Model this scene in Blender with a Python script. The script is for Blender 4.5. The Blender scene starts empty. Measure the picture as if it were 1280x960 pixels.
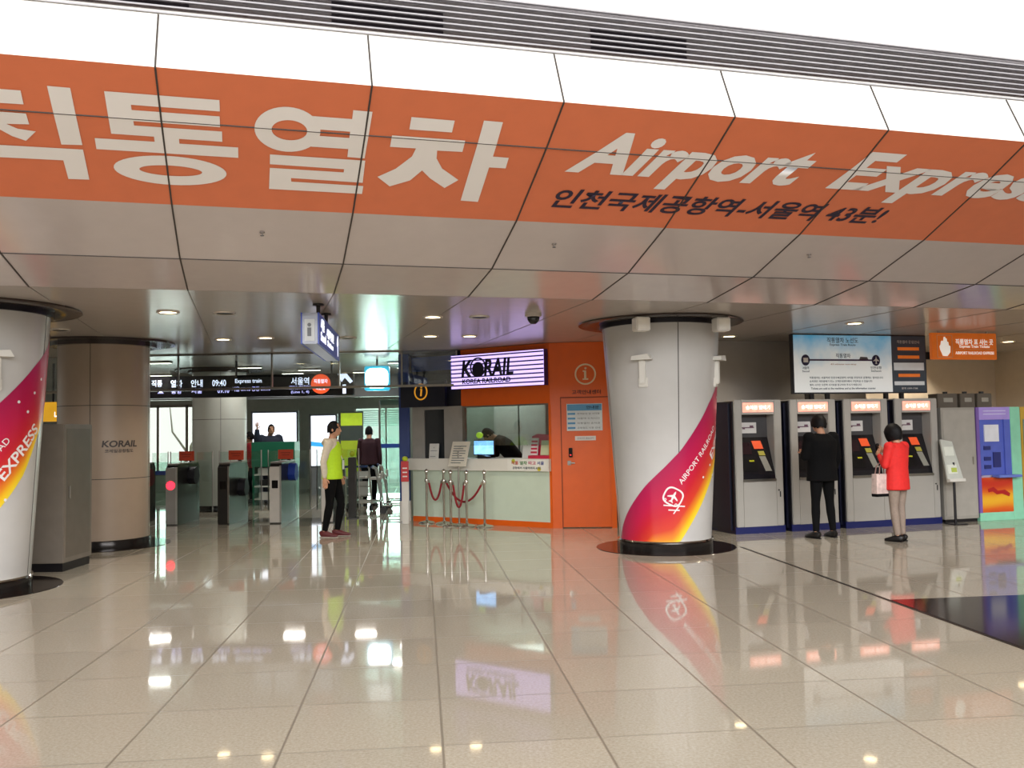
import bpy, bmesh, math, random
from mathutils import Matrix, Vector
random.seed(7)
S = bpy.context.scene
COL = S.collection
R = math.radians
# ------------------------------------------------------------------ camera
cam_d = bpy.data.cameras.new('camera'); cam = bpy.data.objects.new('camera', cam_d); COL.objects.link(cam)
cam_d.sensor_width = 36; cam_d.lens = 1141.4/1280*36; cam_d.clip_end = 200
_p, _r = R(2.886), R(-1.020)
_F = Vector((0, math.cos(_p), math.sin(_p))); _U = Vector((0, -math.sin(_p), math.cos(_p))); _R = Vector((1, 0, 0))
_R2 = _R*math.cos(_r)+_U*math.sin(_r); _U2 = _U*math.cos(_r)-_R*math.sin(_r)
cam.matrix_world = Matrix(((_R2.x, _U2.x, -_F.x, 0), (_R2.y, _U2.y, -_F.y, 0), (_R2.z, _U2.z, -_F.z, 1.57), (0, 0, 0, 1)))
S.camera = cam
# ------------------------------------------------------------------ world, hall light, exposure
W = bpy.data.worlds.new('world'); S.world = W; W.use_nodes = True
W.node_tree.nodes['Background'].inputs[0].default_value = (1.0, .97, .93, 1)
W.node_tree.nodes['Background'].inputs[1].default_value = 1.0
S.view_settings.view_transform = 'Standard'; S.view_settings.look = 'None'
S.view_settings.gamma = 1; S.view_settings.use_curve_mapping = False
S.view_settings.exposure = 0.27
def area(name, loc, target, sx, sy, power, color=(1, 1, 1)):
    l = bpy.data.lights.new(name, 'AREA'); l.shape = 'RECTANGLE'; l.size = sx; l.size_y = sy; l.energy = power; l.color = color
    o = bpy.data.objects.new(name, l); COL.objects.link(o); o.location = loc
    o.rotation_euler = (Vector(target)-Vector(loc)).to_track_quat('-Z', 'Y').to_euler(); return o
area('skylight_daylight', (2, -5, 11.5), (1, 6.5, 4.6), 24, 4, 3800, (.98, .98, 1))
area('far_window_daylight', (-9.65, 26.6, 1.5), (-8, 18, .6), 1.9, 1.9, 45, (.95, 1, .98))
area('platform_window_daylight', (-3.6, 26.6, 1.2), (-4, 18, .5), 1.8, 2.0, 120, (.95, 1, .98))
area('rear_fill_light', (2, -12.6, 7.2), (2, 8, 1.0), 40, 5, 5200, (.98, .98, 1))  # unseen fill added behind the camera to light upright faces under the beam

# ------------------------------------------------------------------ frames
BD = Vector((math.cos(R(15.93)), math.sin(R(15.93)), 0)); BN = Vector((-math.sin(R(15.93)), math.cos(R(15.93)), 0))
def ST(s, t, z=0): return BD*s+BN*t+Vector((0, 0, z))
MBEAM = Matrix(((BD.x, BN.x, 0, 0), (BD.y, BN.y, 0, 0), (0, 0, 1, 0), (0, 0, 0, 1)))
ZC = 2.96
# ------------------------------------------------------------------ materials
def lin(h):
    h = h.lstrip('#'); v = [int(h[i:i+2], 16)/255 for i in (0, 2, 4)]
    return tuple(c/12.92 if c <= .04045 else ((c+.055)/1.055)**2.4 for c in v)+(1,)
MATS = {}
def mat(name, col, rough=.5, metal=0, emit=0, var=.06, scale=6, bump=0, spec=.5, coat=0):
    if name in MATS: return MATS[name]
    m = bpy.data.materials.new(name); m.use_nodes = True; nt = m.node_tree; b = nt.nodes['Principled BSDF']
    c = lin(col) if isinstance(col, str) else tuple(col)
    b.inputs['Roughness'].default_value = rough; b.inputs['Metallic'].default_value = metal
    b.inputs['Specular IOR Level'].default_value = spec
    if coat: b.inputs['Coat Weight'].default_value = coat; b.inputs['Coat Roughness'].default_value = .05
    tc = nt.nodes.new('ShaderNodeTexCoord'); n = nt.nodes.new('ShaderNodeTexNoise'); n.inputs['Scale'].default_value = scale; n.inputs['Detail'].default_value = 4
    nt.links.new(tc.outputs['Object'], n.inputs['Vector'])
    r = nt.nodes.new('ShaderNodeValToRGB'); e = r.color_ramp.elements
    e[0].position = .3; e[1].position = .7
    e[0].color = tuple(x*(1-var) for x in c[:3])+(1,); e[1].color = tuple(min(1, x*(1+var)) for x in c[:3])+(1,)
    nt.links.new(n.outputs['Fac'], r.inputs['Fac']); nt.links.new(r.outputs['Color'], b.inputs['Base Color'])
    if emit:
        nt.links.new(r.outputs['Color'], b.inputs['Emission Color']); b.inputs['Emission Strength'].default_value = emit
    if bump:
        bp = nt.nodes.new('ShaderNodeBump'); bp.inputs['Strength'].default_value = bump; nt.links.new(n.outputs['Fac'], bp.inputs['Height']); nt.links.new(bp.outputs['Normal'], b.inputs['Normal'])
    MATS[name] = m; return m
def glass(name, tint=(.85, .95, .92), alpha=.25, rough=.02):
    if name in MATS: return MATS[name]
    m = bpy.data.materials.new(name); m.use_nodes = True; nt = m.node_tree; nt.nodes.clear()
    o = nt.nodes.new('ShaderNodeOutputMaterial'); t = nt.nodes.new('ShaderNodeBsdfTransparent'); t.inputs[0].default_value = tint+(1,)
    g = nt.nodes.new('ShaderNodeBsdfGlossy'); g.inputs['Roughness'].default_value = rough; g.inputs['Color'].default_value = (.9, .95, .95, 1)
    fr = nt.nodes.new('ShaderNodeFresnel'); fr.inputs[0].default_value = 1.45
    ma = nt.nodes.new('ShaderNodeMath'); ma.operation = 'MULTIPLY_ADD'; ma.inputs[1].default_value = 1; ma.inputs[2].default_value = alpha*.15
    mx = nt.nodes.new('ShaderNodeMixShader')
    nt.links.new(fr.outputs[0], ma.inputs[0]); nt.links.new(ma.outputs[0], mx.inputs[0]); nt.links.new(t.outputs[0], mx.inputs[1]); nt.links.new(g.outputs[0], mx.inputs[2]); nt.links.new(mx.outputs[0], o.inputs[0])
    MATS[name] = m; return m
def floor_mat():
    m = bpy.data.materials.new('granite_tiles'); m.use_nodes = True; nt = m.node_tree; L = nt.links.new; b = nt.nodes['Principled BSDF']
    tc = nt.nodes.new('ShaderNodeTexCoord'); mp = nt.nodes.new('ShaderNodeMapping'); mp.vector_type = 'POINT'
    mp.inputs['Rotation'].default_value = (0, 0, R(-5.687)); mp.inputs['Location'].default_value = (-.085, -.67, 0)
    L(tc.outputs['Object'], mp.inputs['Vector'])
    sx = nt.nodes.new('ShaderNodeSeparateXYZ'); L(mp.outputs[0], sx.inputs[0])
    def M(op, a, bb=None):
        n = nt.nodes.new('ShaderNodeMath'); n.operation = op
        for i, v in enumerate((a, bb)):
            if v is None: continue
            if isinstance(v, (int, float)): n.inputs[i].default_value = v
            else: L(v, n.inputs[i])
        return n.outputs[0]
    def line(o, w): return M('LESS_THAN', M('ABSOLUTE', M('SUBTRACT', M('FRACT', M('DIVIDE', M('ADD', o, 400), .8)), .5)), w)
    ln = M('MAXIMUM', line(M('ADD', sx.outputs[0], .4), .0085), M('MULTIPLY', line(M('ADD', sx.outputs[1], .4), .0055), .8))
    n1 = nt.nodes.new('ShaderNodeTexNoise'); n1.inputs['Scale'].default_value = 60; n1.inputs['Detail'].default_value = 6; n1.inputs['Roughness'].default_value = .7; L(tc.outputs['Object'], n1.inputs['Vector'])
    r = nt.nodes.new('ShaderNodeValToRGB'); e = r.color_ramp.elements; e[0].position = .3; e[1].position = .68
    e[0].color = lin('#a1978300'[:7]); e[1].color = lin('#c0b8a8'); L(n1.outputs['Fac'], r.inputs['Fac'])
    # per-tile tone
    wn = nt.nodes.new('ShaderNodeTexWhiteNoise'); wn.noise_dimensions = '2D'; cb = nt.nodes.new('ShaderNodeCombineXYZ')
    L(M('FLOOR', M('DIVIDE', sx.outputs[0], .8)), cb.inputs[0]); L(M('FLOOR', M('DIVIDE', sx.outputs[1], .8)), cb.inputs[1]); L(cb.outputs[0], wn.inputs['Vector'])
    mv = M('MULTIPLY_ADD', wn.outputs['Value'], .10); mv.node.inputs[2].default_value = .95
    mul = nt.nodes.new('ShaderNodeMix'); mul.data_type = 'RGBA'; mul.blend_type = 'MULTIPLY'; mul.inputs['Factor'].default_value = 1
    L(r.outputs[0], mul.inputs['A']); L(mv, mul.inputs['B'])
    mx = nt.nodes.new('ShaderNodeMix'); mx.data_type = 'RGBA'; L(M('MULTIPLY', ln, .62), mx.inputs['Factor']); L(mul.outputs['Result'], mx.inputs['A']); mx.inputs['B'].default_value = lin('#5c5142')
    L(mx.outputs['Result'], b.inputs['Base Color'])
    n2 = nt.nodes.new('ShaderNodeTexNoise'); n2.inputs['Scale'].default_value = 3; L(tc.outputs['Object'], n2.inputs['Vector'])
    rr = M('MULTIPLY_ADD', n2.outputs['Fac'], .03); rr.node.inputs[2].default_value = .03; L(M('ADD', rr, M('MULTIPLY', ln, .3)), b.inputs['Roughness'])
    b.inputs['Specular IOR Level'].default_value = .62
    return m
def ramp_mat(name, stops, rough=.3):
    m = bpy.data.materials.new(name); m.use_nodes = True; nt = m.node_tree; b = nt.nodes['Principled BSDF']; b.inputs['Roughness'].default_value = rough
    uv = nt.nodes.new('ShaderNodeUVMap'); uv.uv_map = 'UVMap'; sx = nt.nodes.new('ShaderNodeSeparateXYZ'); r = nt.nodes.new('ShaderNodeValToRGB')
    nt.links.new(uv.outputs[0], sx.inputs[0]); nt.links.new(sx.outputs[0], r.inputs[0]); nt.links.new(r.outputs[0], b.inputs['Base Color'])
    el = r.color_ramp.elements
    while len(el) < len(stops): el.new(.5)
    for e, (p, c) in zip(el, stops): e.position = p; e.color = lin(c)
    return m
white = mat('white_panel', '#e6e3dc', .25, var=.02)
dark = mat('dark_satin', '#141216', .35)
black = mat('black_gloss', '#0a090b', .15)
steel = mat('brushed_steel', '#a8a49c', .28, 1)
silver = mat('silver_paint', '#a9a69f', .35, .35, var=.03)
offwhite = mat('off_white', '#d8d5cc', .4, var=.03)
ink = mat('ink_dark', '#1a1730', .5)
# ------------------------------------------------------------------ mesh builder
class B:
    def __init__(s, M=None): s.b = bmesh.new(); s.M = M or Matrix()
    def v(s, p): return s.b.verts.new(s.M @ Vector(p))
    def face(s, pts):
        return s.b.faces.new([s.v(p) for p in pts])
    def box(s, x0, x1, y0, y1, z0, z1, bev=0):
        vs = [s.v((x, y, z)) for z in (z0, z1) for y in (y0, y1) for x in (x0, x1)]
        fs = [s.b.faces.new([vs[i] for i in q]) for q in ((0, 2, 3, 1), (4, 5, 7, 6), (0, 1, 5, 4), (2, 6, 7, 3), (0, 4, 6, 2), (1, 3, 7, 5))]
        if bev: bmesh.ops.bevel(s.b, geom=list({e for f in fs for e in f.edges}), offset=bev, segments=2, affect='EDGES', clamp_overlap=True)
        return s
    def rings(s, rs, cap=True, closed=True):
        L = [[s.v(p) for p in r] for r in rs]; n = len(L[0])
        for a, b in zip(L, L[1:]):
            for i in range(n if closed else n-1): s.b.faces.new([a[i], a[(i+1) % n], b[(i+1) % n], b[i]])
        if cap: s.b.faces.new(L[0][::-1]); s.b.faces.new(L[-1])
        return s
    def lathe(s, prof, c=(0, 0, 0), n=48, cap=True):
        return s.rings([[(c[0]+r*math.cos(2*math.pi*i/n), c[1]+r*math.sin(2*math.pi*i/n), c[2]+z) for i in range(n)] for r, z in prof], cap)
    def tube(s, pts, r, n=10, cap=True):
        pts = [Vector(p) for p in pts]; rs = r if isinstance(r, (list, tuple)) else [r]*len(pts); out = []; ref = None
        for i, p in enumerate(pts):
            d = (pts[min(i+1, len(pts)-1)]-pts[max(i-1, 0)]).normalized()
            if ref is None: ref = Vector((1, 0, 0)) if abs(d.x) < .8 else Vector((0, 1, 0))
            a = (ref-d*ref.dot(d)).normalized(); ref = a; b = d.cross(a)
            out.append([p+(a*math.cos(2*math.pi*k/n)+b*math.sin(2*math.pi*k/n))*rs[i] for k in range(n)])
        return s.rings(out, cap)
    def loft(s, rg, side=(1, 0, 0), n=16):
        """rg: (centre, rx along side, ry)"""
        side = Vector(side).normalized(); out = []
        for i, (c, rx, ry) in enumerate(rg):
            d = (Vector(rg[min(i+1, len(rg)-1)][0])-Vector(rg[max(i-1, 0)][0])).normalized()
            f = d.cross(side).normalized()
            out.append([Vector(c)+side*rx*math.cos(2*math.pi*k/n)+f*ry*math.sin(2*math.pi*k/n) for k in range(n)])
        return s.rings(out)
    def ball(s, c, r, n=16, m=10, rot=None):
        r = (r, r, r) if isinstance(r, (int, float)) else r; rot = rot or Matrix()
        vs = []
        for j in range(1, m):
            a = math.pi*j/m; vs.append([Vector(c)+rot.to_3x3() @ Vector((r[0]*math.sin(a)*math.cos(2*math.pi*k/n), r[1]*math.sin(a)*math.sin(2*math.pi*k/n), -r[2]*math.cos(a))) for k in range(n)])
        return s.rings(vs)
    def prism(s, poly, y0, y1):
        """poly in local x,z; extruded along y"""
        a = [s.v((p[0], y0, p[1])) for p in poly]; b = [s.v((p[0], y1, p[1])) for p in poly]; n = len(poly)
        s.b.faces.new(a); s.b.faces.new(b[::-1])
        for i in range(n): s.b.faces.new([a[i], b[i], b[(i+1) % n], a[(i+1) % n]])
        return s
    def ringflat(s, cx, cz, ro, ri, y0, y1, n=32, k=1):
        q = [2*math.pi*i/n for i in range(n)]
        P = lambda r, y: [(cx+r*k*math.cos(a), y, cz+r*math.sin(a)) for a in q]
        return s.rings([P(ri, y1), P(ri, y0), P(ro, y0), P(ro, y1)], cap=False)
    def add(s, other_mesh, M=None):
        b2 = bmesh.new(); b2.from_mesh(other_mesh); b2.transform(s.M @ (M or Matrix()))
        t = bpy.data.meshes.new('tmp'); b2.to_mesh(t); b2.free(); s.b.from_mesh(t); bpy.data.meshes.remove(t); return s
    def done(s, name, m, parent=None, smooth=False, world=False):
        me = bpy.data.meshes.new(name); bmesh.ops.recalc_face_normals(s.b, faces=s.b.faces); s.b.to_mesh(me); s.b.free()
        if world and parent is not None: me.transform(parent.matrix_basis.inverted())
        me.materials.append(m)
        if smooth:
            for p in me.polygons: p.use_smooth = True
            try: me.set_sharp_from_angle(angle=R(40))
            except Exception: pass
        o = bpy.data.objects.new(name, me); COL.objects.link(o)
        if parent is not None: o.parent = parent
        return o
def tag(o, label, cat, group=None, kind=None):
    if label: o['label'] = label
    if cat: o['category'] = cat
    if group: o['group'] = group
    if kind: o['kind'] = kind
    return o
def thing(name, label, cat, loc=(0, 0, 0), rz=0, group=None):
    o = bpy.data.objects.new(name, None); COL.objects.link(o); o.location = loc; o.rotation_euler = (0, 0, rz)
    o.matrix_basis = Matrix.Translation(Vector(loc)) @ Matrix.Rotation(rz, 4, 'Z'); o.empty_display_size = .1
    return tag(o, label, cat, group)
def struct(o): o['kind'] = 'structure'; return o
def dup(root, loc, rz=None, label=None):
    r = root.copy(); COL.objects.link(r); r.location = loc
    if rz is not None: r.rotation_euler = (0, 0, rz)
    if label: r['label'] = label
    for ch in list(root.children):
        c = ch.copy(); COL.objects.link(c); c.parent = r
        for g in list(ch.children):
            d = g.copy(); COL.objects.link(d); d.parent = c
    return r
def tmesh(body, fit=None, size=.1, offset=0, shear=0, extrude=0, spacing=1.0):
    """lettering as a mesh in x,y, centred, fitted to (w,h)"""
    c = bpy.data.curves.new('lettering', 'FONT'); c.body = body; c.size = 1; c.offset = offset; c.shear = shear; c.resolution_u = 3; c.space_character = spacing
    o = bpy.data.objects.new('lettering', c); COL.objects.link(o)
    me = bpy.data.meshes.new_from_object(o.evaluated_get(bpy.context.evaluated_depsgraph_get())); bpy.data.objects.remove(o); bpy.data.curves.remove(c)
    xs = [v.co.x for v in me.vertices]; ys = [v.co.y for v in me.vertices]
    cx, cy, w, h = (min(xs)+max(xs))/2, (min(ys)+max(ys))/2, max(xs)-min(xs), max(ys)-min(ys)
    if fit: kx, ky = fit[0]/w, fit[1]/h
    else: kx = ky = size
    for v in me.vertices: v.co = ((v.co.x-cx)*kx, (v.co.y-cy)*ky, 0)
    if extrude:
        b = bmesh.new(); b.from_mesh(me); g = bmesh.ops.extrude_face_region(b, geom=b.faces[:]); bmesh.ops.translate(b, verts=[v for v in g['geom'] if isinstance(v, bmesh.types.BMVert)], vec=(0, 0, extrude)); b.to_mesh(me); b.free()
    return me
XZ = Matrix.Rotation(R(90), 4, 'X')          # text in x,y stands up, facing -y
def letter(name, body, m, parent, M, x, z, y, w, h, offset=0, shear=0, world=False):
    me = tmesh(body, (w, h), offset=offset, shear=shear, extrude=.002)
    b = B(M); b.add(me, Matrix.Translation((x, y, z)) @ XZ); return b.done(name, m, parent, world=world)
def facet(a, b):
    a = Vector((a[0], a[1], 0)); b = Vector((b[0], b[1], 0)); x = (b-a).normalized(); y = Vector((-x.y, x.x, 0))
    return Matrix(((x.x, y.x, 0, a.x), (x.y, y.y, 0, a.y), (0, 0, 1, 0), (0, 0, 0, 1))), (b-a).length

# ================================================================== SETTING
struct(B().box(-40, 40, -14, 40, -.2, 0).done('floor', floor_mat()))
hw = mat('hall_wall', '#a9a49c', .7)
struct(B().box(-30, 30, -13.2, -13, 0, 12).done('wall_rear', hw)); struct(B().box(-30.2, -30, -13, 12, 0, 12).done('wall_hall_left', hw)); struct(B().box(30, 30.2, -13, 26, 0, 12).done('wall_hall_right', hw)); struct(B().box(-30, 30, -13, 14, 12, 12.2).done('ceiling_hall', hw))
# black granite inlay and expansion joint (flush strips of stone)
gd = Vector((math.cos(R(5.687)), math.sin(R(5.687)), 0)); gn = Vector((-gd.y, gd.x, 0))
def G(a, b): return gd*a+gn*b
b = B(); b.rings([[G(4.13, 4.0), G(12, 4.0), G(12, 7.84), G(4.13, 7.84)], [v+Vector((0, 0, .003)) for v in (G(4.13, 4.0), G(12, 4.0), G(12, 7.84), G(4.13, 7.84))]]); struct(b.done('trim_1', mat('black_granite', '#2b2422', .1, scale=80, var=.3)))
b = B(); q = [G(4.095, -2), G(4.125, -2), G(4.125, 11.6), G(4.095, 11.6)]; b.rings([q, [v+Vector((0, 0, .003)) for v in q]]); struct(b.done('trim_2', mat('joint_black', '#17130f', .4)))

SEC = [(6.10, 3.92), (6.52, 3.713), (7.37, 3.344), (8.21, 3.083), (9.2, ZC)]
S0, S1 = -14, 26
def strip(name, sec, m, th=.05):
    b = B(MBEAM)
    back = [(t+th*.6, z+th) for t, z in sec]
    loop = list(sec)+back[::-1]
    b.rings([[(s, t, z) for t, z in loop] for s in (S0, S1)])
    return b.done(name, m)
struct(strip('wall_fascia_soffit', [(7.37, 3.344), (8.21, 3.083), (9.2, ZC)], mat('soffit_beige', '#c3b9b7', .16, var=.02, spec=.6)))
struct(strip('wall_fascia_white', [(6.30, 4.35), (6.10, 3.92)], mat('fascia_white', '#f1efe9', .4, var=.01)))
struct(strip('wall_fascia_upper', [(7.05, 6.25), (6.37, 4.757)], MATS['fascia_white']))
# louvred grille between the two white bands
b = B(MBEAM)
for i in range(9):
    z = 4.36+i*.0445
    b.rings([[(s, 6.29+.01*(i/9)+a, z+c) for a, c in ((0, 0), (.012, .016), (.075, .036), (.075, .024))] for s in (S0, S1)])
struct(b.done('trim_3', mat('louvre_metal', '#aaa8ab', .5, .1)))
struct(B(MBEAM).box(S0, S1, 6.40, 6.45, 4.36, 4.76).done('trim_4', mat('louvre_back', '#b4b0b4', .6)))
b = B(MBEAM)
for s0, s1 in ((-1.3, -.4), (.55, 1.35), (2.5, 3.3)): b.box(s0, s1, 6.385, 6.40, 4.45, 4.62)
struct(b.done('trim_5', mat('vent_dark', '#453f49', .6)))
b = B(MBEAM)
for k in range(-9, 18):           # panel seams running over the beam
    s = -.585+1.376*k
    for (t0, z0), (t1, z1) in zip([(6.30, 4.35)]+SEC, SEC):
        n = Vector((z1-z0, 0, -(t1-t0)))
        d = Vector((0, t1-t0, z1-z0)).normalized(); nn = Vector((0, d.z, -d.y)); nn = nn if (nn.y < 0 or nn.z < 0) and not (nn.y > 0 and nn.z > -.3) else -nn
        a, c = Vector((s, t0, z0)), Vector((s, t1, z1)); w = Vector((.006, 0, 0))
        b.rings([[p-w+nn*.006, p+w+nn*.006, p+w-nn*.01, p-w-nn*.01] for p in (a, c)])
for (t, z) in ((6.52, 3.713), (8.21, 3.083)):
    b.rings([[(s, t-.004, z-.005), (s, t+.004, z-.006), (s, t+.004, z+.01), (s, t-.004, z+.01)] for s in (S0, S1)])
struct(b.done('trim_6', mat('seam_dark', '#3a332f', .6)))
# flat ceiling over the ticket area
struct(B(MBEAM).box(S0, S1, 9.18, 30, ZC, ZC+.1).done('ceiling', mat('ceiling_gloss', '#b3aaa3', .2, var=.02, spec=.5)))
b = B(MBEAM)
for k in range(-8, 18):
    s = -.585+1.376*k; b.box(s-.004, s+.004, 9.2, 15, ZC-.003, ZC+.01)
struct(b.done('trim_7', mat('ceiling_seam', '#6f675f', .6)))

# ------------------------------------------------------------------ orange banner on the beam
TOP = lambda u: None
def beam_pt(s, u, off=.004):
    for (t0, z0), (t1, z1) in zip(SEC, SEC[1:]):
        L = math.hypot(t1-t0, z1-z0)
        if u <= L+1e-6 or (t1, z1) == SEC[2]:
            k = u/L; d = ((t1-t0)/L, (z1-z0)/L); n = (d[1], -d[0])
            return ST(s, t0+(t1-t0)*k+n[0]*off, z0+(z1-z0)*k+n[1]*off)
        u -= L
U1 = math.hypot(.42, .207); U2 = U1+math.hypot(.85, .369)
band = B(MBEAM)
th = [(6.10, 3.92), (6.52, 3.713), (7.37, 3.344), (7.40, 3.394), (6.55, 3.763), (6.13, 3.97)]
band.rings([[(s, t, z) for t, z in th] for s in (S0, S1)])
banner = tag(band.done('sign_band', mat('banner_orange', '#d5724a', .42, var=.03)), 'long orange banner with white and navy lettering across the sloping beam', 'banner')
def beam_letters(name, polys, m, meshes=()):
    b = bmesh.new()
    for poly in polys:
        if isinstance(poly, dict):
            n = 40; q = [2*math.pi*i/n for i in range(n)]
            o = [b.verts.new((poly['c'][0]+poly['o'][0]*math.cos(a), poly['c'][1]+poly['o'][1]*math.sin(a), 0)) for a in q]
            ci = poly.get('ci', poly['c']); ii = [b.verts.new((ci[0]+poly['i'][0]*math.cos(a), ci[1]+poly['i'][1]*math.sin(a), 0)) for a in q]
            for k in range(n): b.faces.new([o[k], o[(k+1) % n], ii[(k+1) % n], ii[k]])
        else: b.faces.new([b.verts.new((p[0], p[1], 0)) for p in poly])
    for me, x, y in meshes:
        b2 = bmesh.new(); b2.from_mesh(me)
        for v in b2.verts: v.co = Vector((v.co.x+x, y-v.co.y, 0))
        t = bpy.data.meshes.new('t'); b2.to_mesh(t); b2.free(); b.from_mesh(t)
    b.normal_update(); bmesh.ops.triangulate(b, faces=b.faces[:])
    bmesh.ops.bisect_plane(b, geom=b.verts[:]+b.edges[:]+b.faces[:], plane_co=(0, U1, 0), plane_no=(0, 1, 0))
    for v in b.verts: v.co = beam_pt(v.co.x, v.co.y)
    me = bpy.data.meshes.new(name); b.to_mesh(me); b.free(); me.materials.append(m)
    o = bpy.data.objects.new(name, me); COL.objects.link(o); o.parent = banner; return o
wl = mat('letter_white', '#e6e2df', .45, var=.01)
HG = [
 [(-1.88, .287), (-1.413, .286), (-1.418, .406), (-1.88, .411)],
 [(-1.90, .487), (-1.42, .487), (-1.42, .59), (-1.56, .60), (-1.50, .64), (-1.392, .656), (-1.472, .758), (-1.55, .718), (-1.61, .66), (-1.65, .60), (-1.704, .68), (-1.784, .743), (-1.875, .776), (-1.95, .689), (-1.80, .64), (-1.73, .59), (-1.90, .59)],
 [(-1.25, .229), (-1.115, .231), (-1.121, .765), (-1.255, .773)],
 [(-1.86, .818), (-1.124, .812), (-1.130, 1.14), (-1.27, 1.145), (-1.27, .94), (-1.86, .948)],
 [(-.915, .236), (-.202, .236), (-.202, .339), (-.764, .339), (-.764, .385), (-.205, .385), (-.205, .487), (-.764, .487), (-.764, .53), (-.194, .53), (-.194, .636), (-.483, .636), (-.483, .685), (-.088, .685), (-.088, .798), (-1.036, .798), (-1.032, .684), (-.646, .682), (-.646, .63), (-.92, .628)],
 {'c': (-.561, .987), 'o': (.387, .163), 'i': (.215, .058)},
 {'c': (.250, .473), 'o': (.226, .224), 'i': (.122, .10), 'ci': (.262, .472)},
 [(.412, .317), (.686, .317), (.686, .232), (.820, .234), (.814, .716), (.687, .712), (.686, .625), (.417, .625), (.452, .572), (.474, .505), (.683, .505), (.683, .441), (.474, .441), (.448, .368)],
 [(.133, .738), (.822, .741), (.829, 1.0), (.29, .992), (.294, 1.034), (.838, 1.039), (.838, 1.137), (.132, 1.136), (.134, .888), (.675, .89), (.675, .853), (.134, .847)],
 [(1.098, .254), (1.413, .257), (1.414, .375), (1.10, .376)],
 [(.984, .447), (1.528, .447), (1.532, .572), (1.339, .576), (1.35, .664), (1.412, .774), (1.566, .9), (1.474, 1.007), (1.34, .90), (1.263, .812), (1.189, .939), (1.041, 1.025), (.933, .919), (1.06, .81), (1.162, .659), (1.178, .568), (.985, .57)],
 [(1.625, .234), (1.768, .236), (1.776, .6), (1.902, .603), (1.908, .727), (1.775, .728), (1.78, 1.16), (1.634, 1.155)]]
beam_letters('korean_lettering', HG, wl)
ws = tmesh('Airport', (2.10, .62), offset=.034, shear=.30); we = tmesh('Express', (2.36, .62), offset=.034, shear=.30)
beam_letters('english_lettering', [], wl, [(ws, 3.44, .555), (we, 5.95, .555)])
sm = tmesh('인천국제공항역-서울역 43분!', (3.20, .255), offset=.022, shear=.22)
beam_letters('small_lettering', [], mat('letter_navy', '#1d1230', .5), [(sm, 4.01, 1.055)])

# ------------------------------------------------------------------ columns
def rz_(z): return .588+.0625*z
MC = Vector((1.985, 12.12, 0)); LC = Vector((-5.75, 9.66, 0))
ef = -MC.normalized(); ex = Vector((-ef.y, ef.x, 0)); ex = ex if ex.x > 0 else -ex
def cp(phi, z, off=0, rf=rz_): r = rf(z)+off; a = R(phi); return ex*r*math.sin(a)+ef*r*math.cos(a)+Vector((0, 0, z))
def interp(tb, x):
    if x <= tb[0][0]: return tb[0][1]
    for (a, p), (b_, q) in zip(tb, tb[1:]):
        if x <= b_: return p+(q-p)*(x-a)/(b_-a)
    return tb[-1][1]
UP = [(-75, .13), (-70, .15), (-65, .26), (-52, .45), (-37, .64), (-20, .85), (1, 1.07), (18.4, 1.27), (29, 1.43), (44.5, 1.67), (56, 1.86), (72, 2.06), (94, 2.34), (119, 2.6), (140, 2.8)]
LO = [(-75, .13), (17, .13), (19, .15), (32, .35), (50, .63), (59, .78), (75, 1.0), (88, 1.2), (103, 1.55), (125, 2.0), (140, 2.3)]
UP2 = LO
def wrap(b, me, phi0, z0, ang, rf=rz_, off=.006):
    """put flat lettering on the shaft, running up at an angle"""
    ca, sa = math.cos(R(ang)), math.sin(R(ang)); b2 = bmesh.new(); b2.from_mesh(me)
    bmesh.ops.triangulate(b2, faces=b2.faces[:])
    for v in b2.verts:
        x, y = v.co.x*ca-v.co.y*sa, v.co.x*sa+v.co.y*ca
        v.co = cp(phi0+math.degrees(x/rf(z0)), z0+y, off, rf)
    t = bpy.data.meshes.new('t'); b2.to_mesh(t); b2.free(); b.b.from_mesh(t)
def swoosh(root):
    bm = bmesh.new(); uvl = bm.loops.layers.uv.new('UVMap'); N = 72; K = 14; vs = []
    for i in range(N+1):
        ph = -72+i*(205/N); lo, up = max(.13, interp(LO, ph)), max(.131, interp(UP, ph)); full = interp(UP, ph)-max(0, interp(LO, ph) if ph > 19 else .13-(19-ph)*.013)
        full = max(full, .9)
        vs.append([(bm.verts.new(cp(ph, lo+(up-lo)*k/K, .004)), (interp(UP, ph)-(lo+(up-lo)*k/K))/full) for k in range(K+1)])
    for a, c in zip(vs, vs[1:]):
        for k in range(K):
            f = bm.faces.new([a[k][0], c[k][0], c[k+1][0], a[k+1][0]])
            for l, u in zip(f.loops, (a[k][1], c[k][1], c[k+1][1], a[k+1][1])): l[uvl].uv = (u, 0)
    me = bpy.data.meshes.new('printed_swoosh'); bm.to_mesh(me); bm.free()
    me.materials.append(ramp_mat('swoosh_print', [(0, '#a8104c'), (.32, '#bd1244'), (.55, '#c51d2e'), (.74, '#d23c26'), (.85, '#e58a22'), (.93, '#f2c21e'), (1.0, '#f0d53a')]))
    for p in me.polygons: p.use_smooth = True
    o = bpy.data.objects.new('printed_swoosh', me); COL.objects.link(o); o.parent = root
    tag(o, 'magenta to yellow printed swoosh', None)
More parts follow.
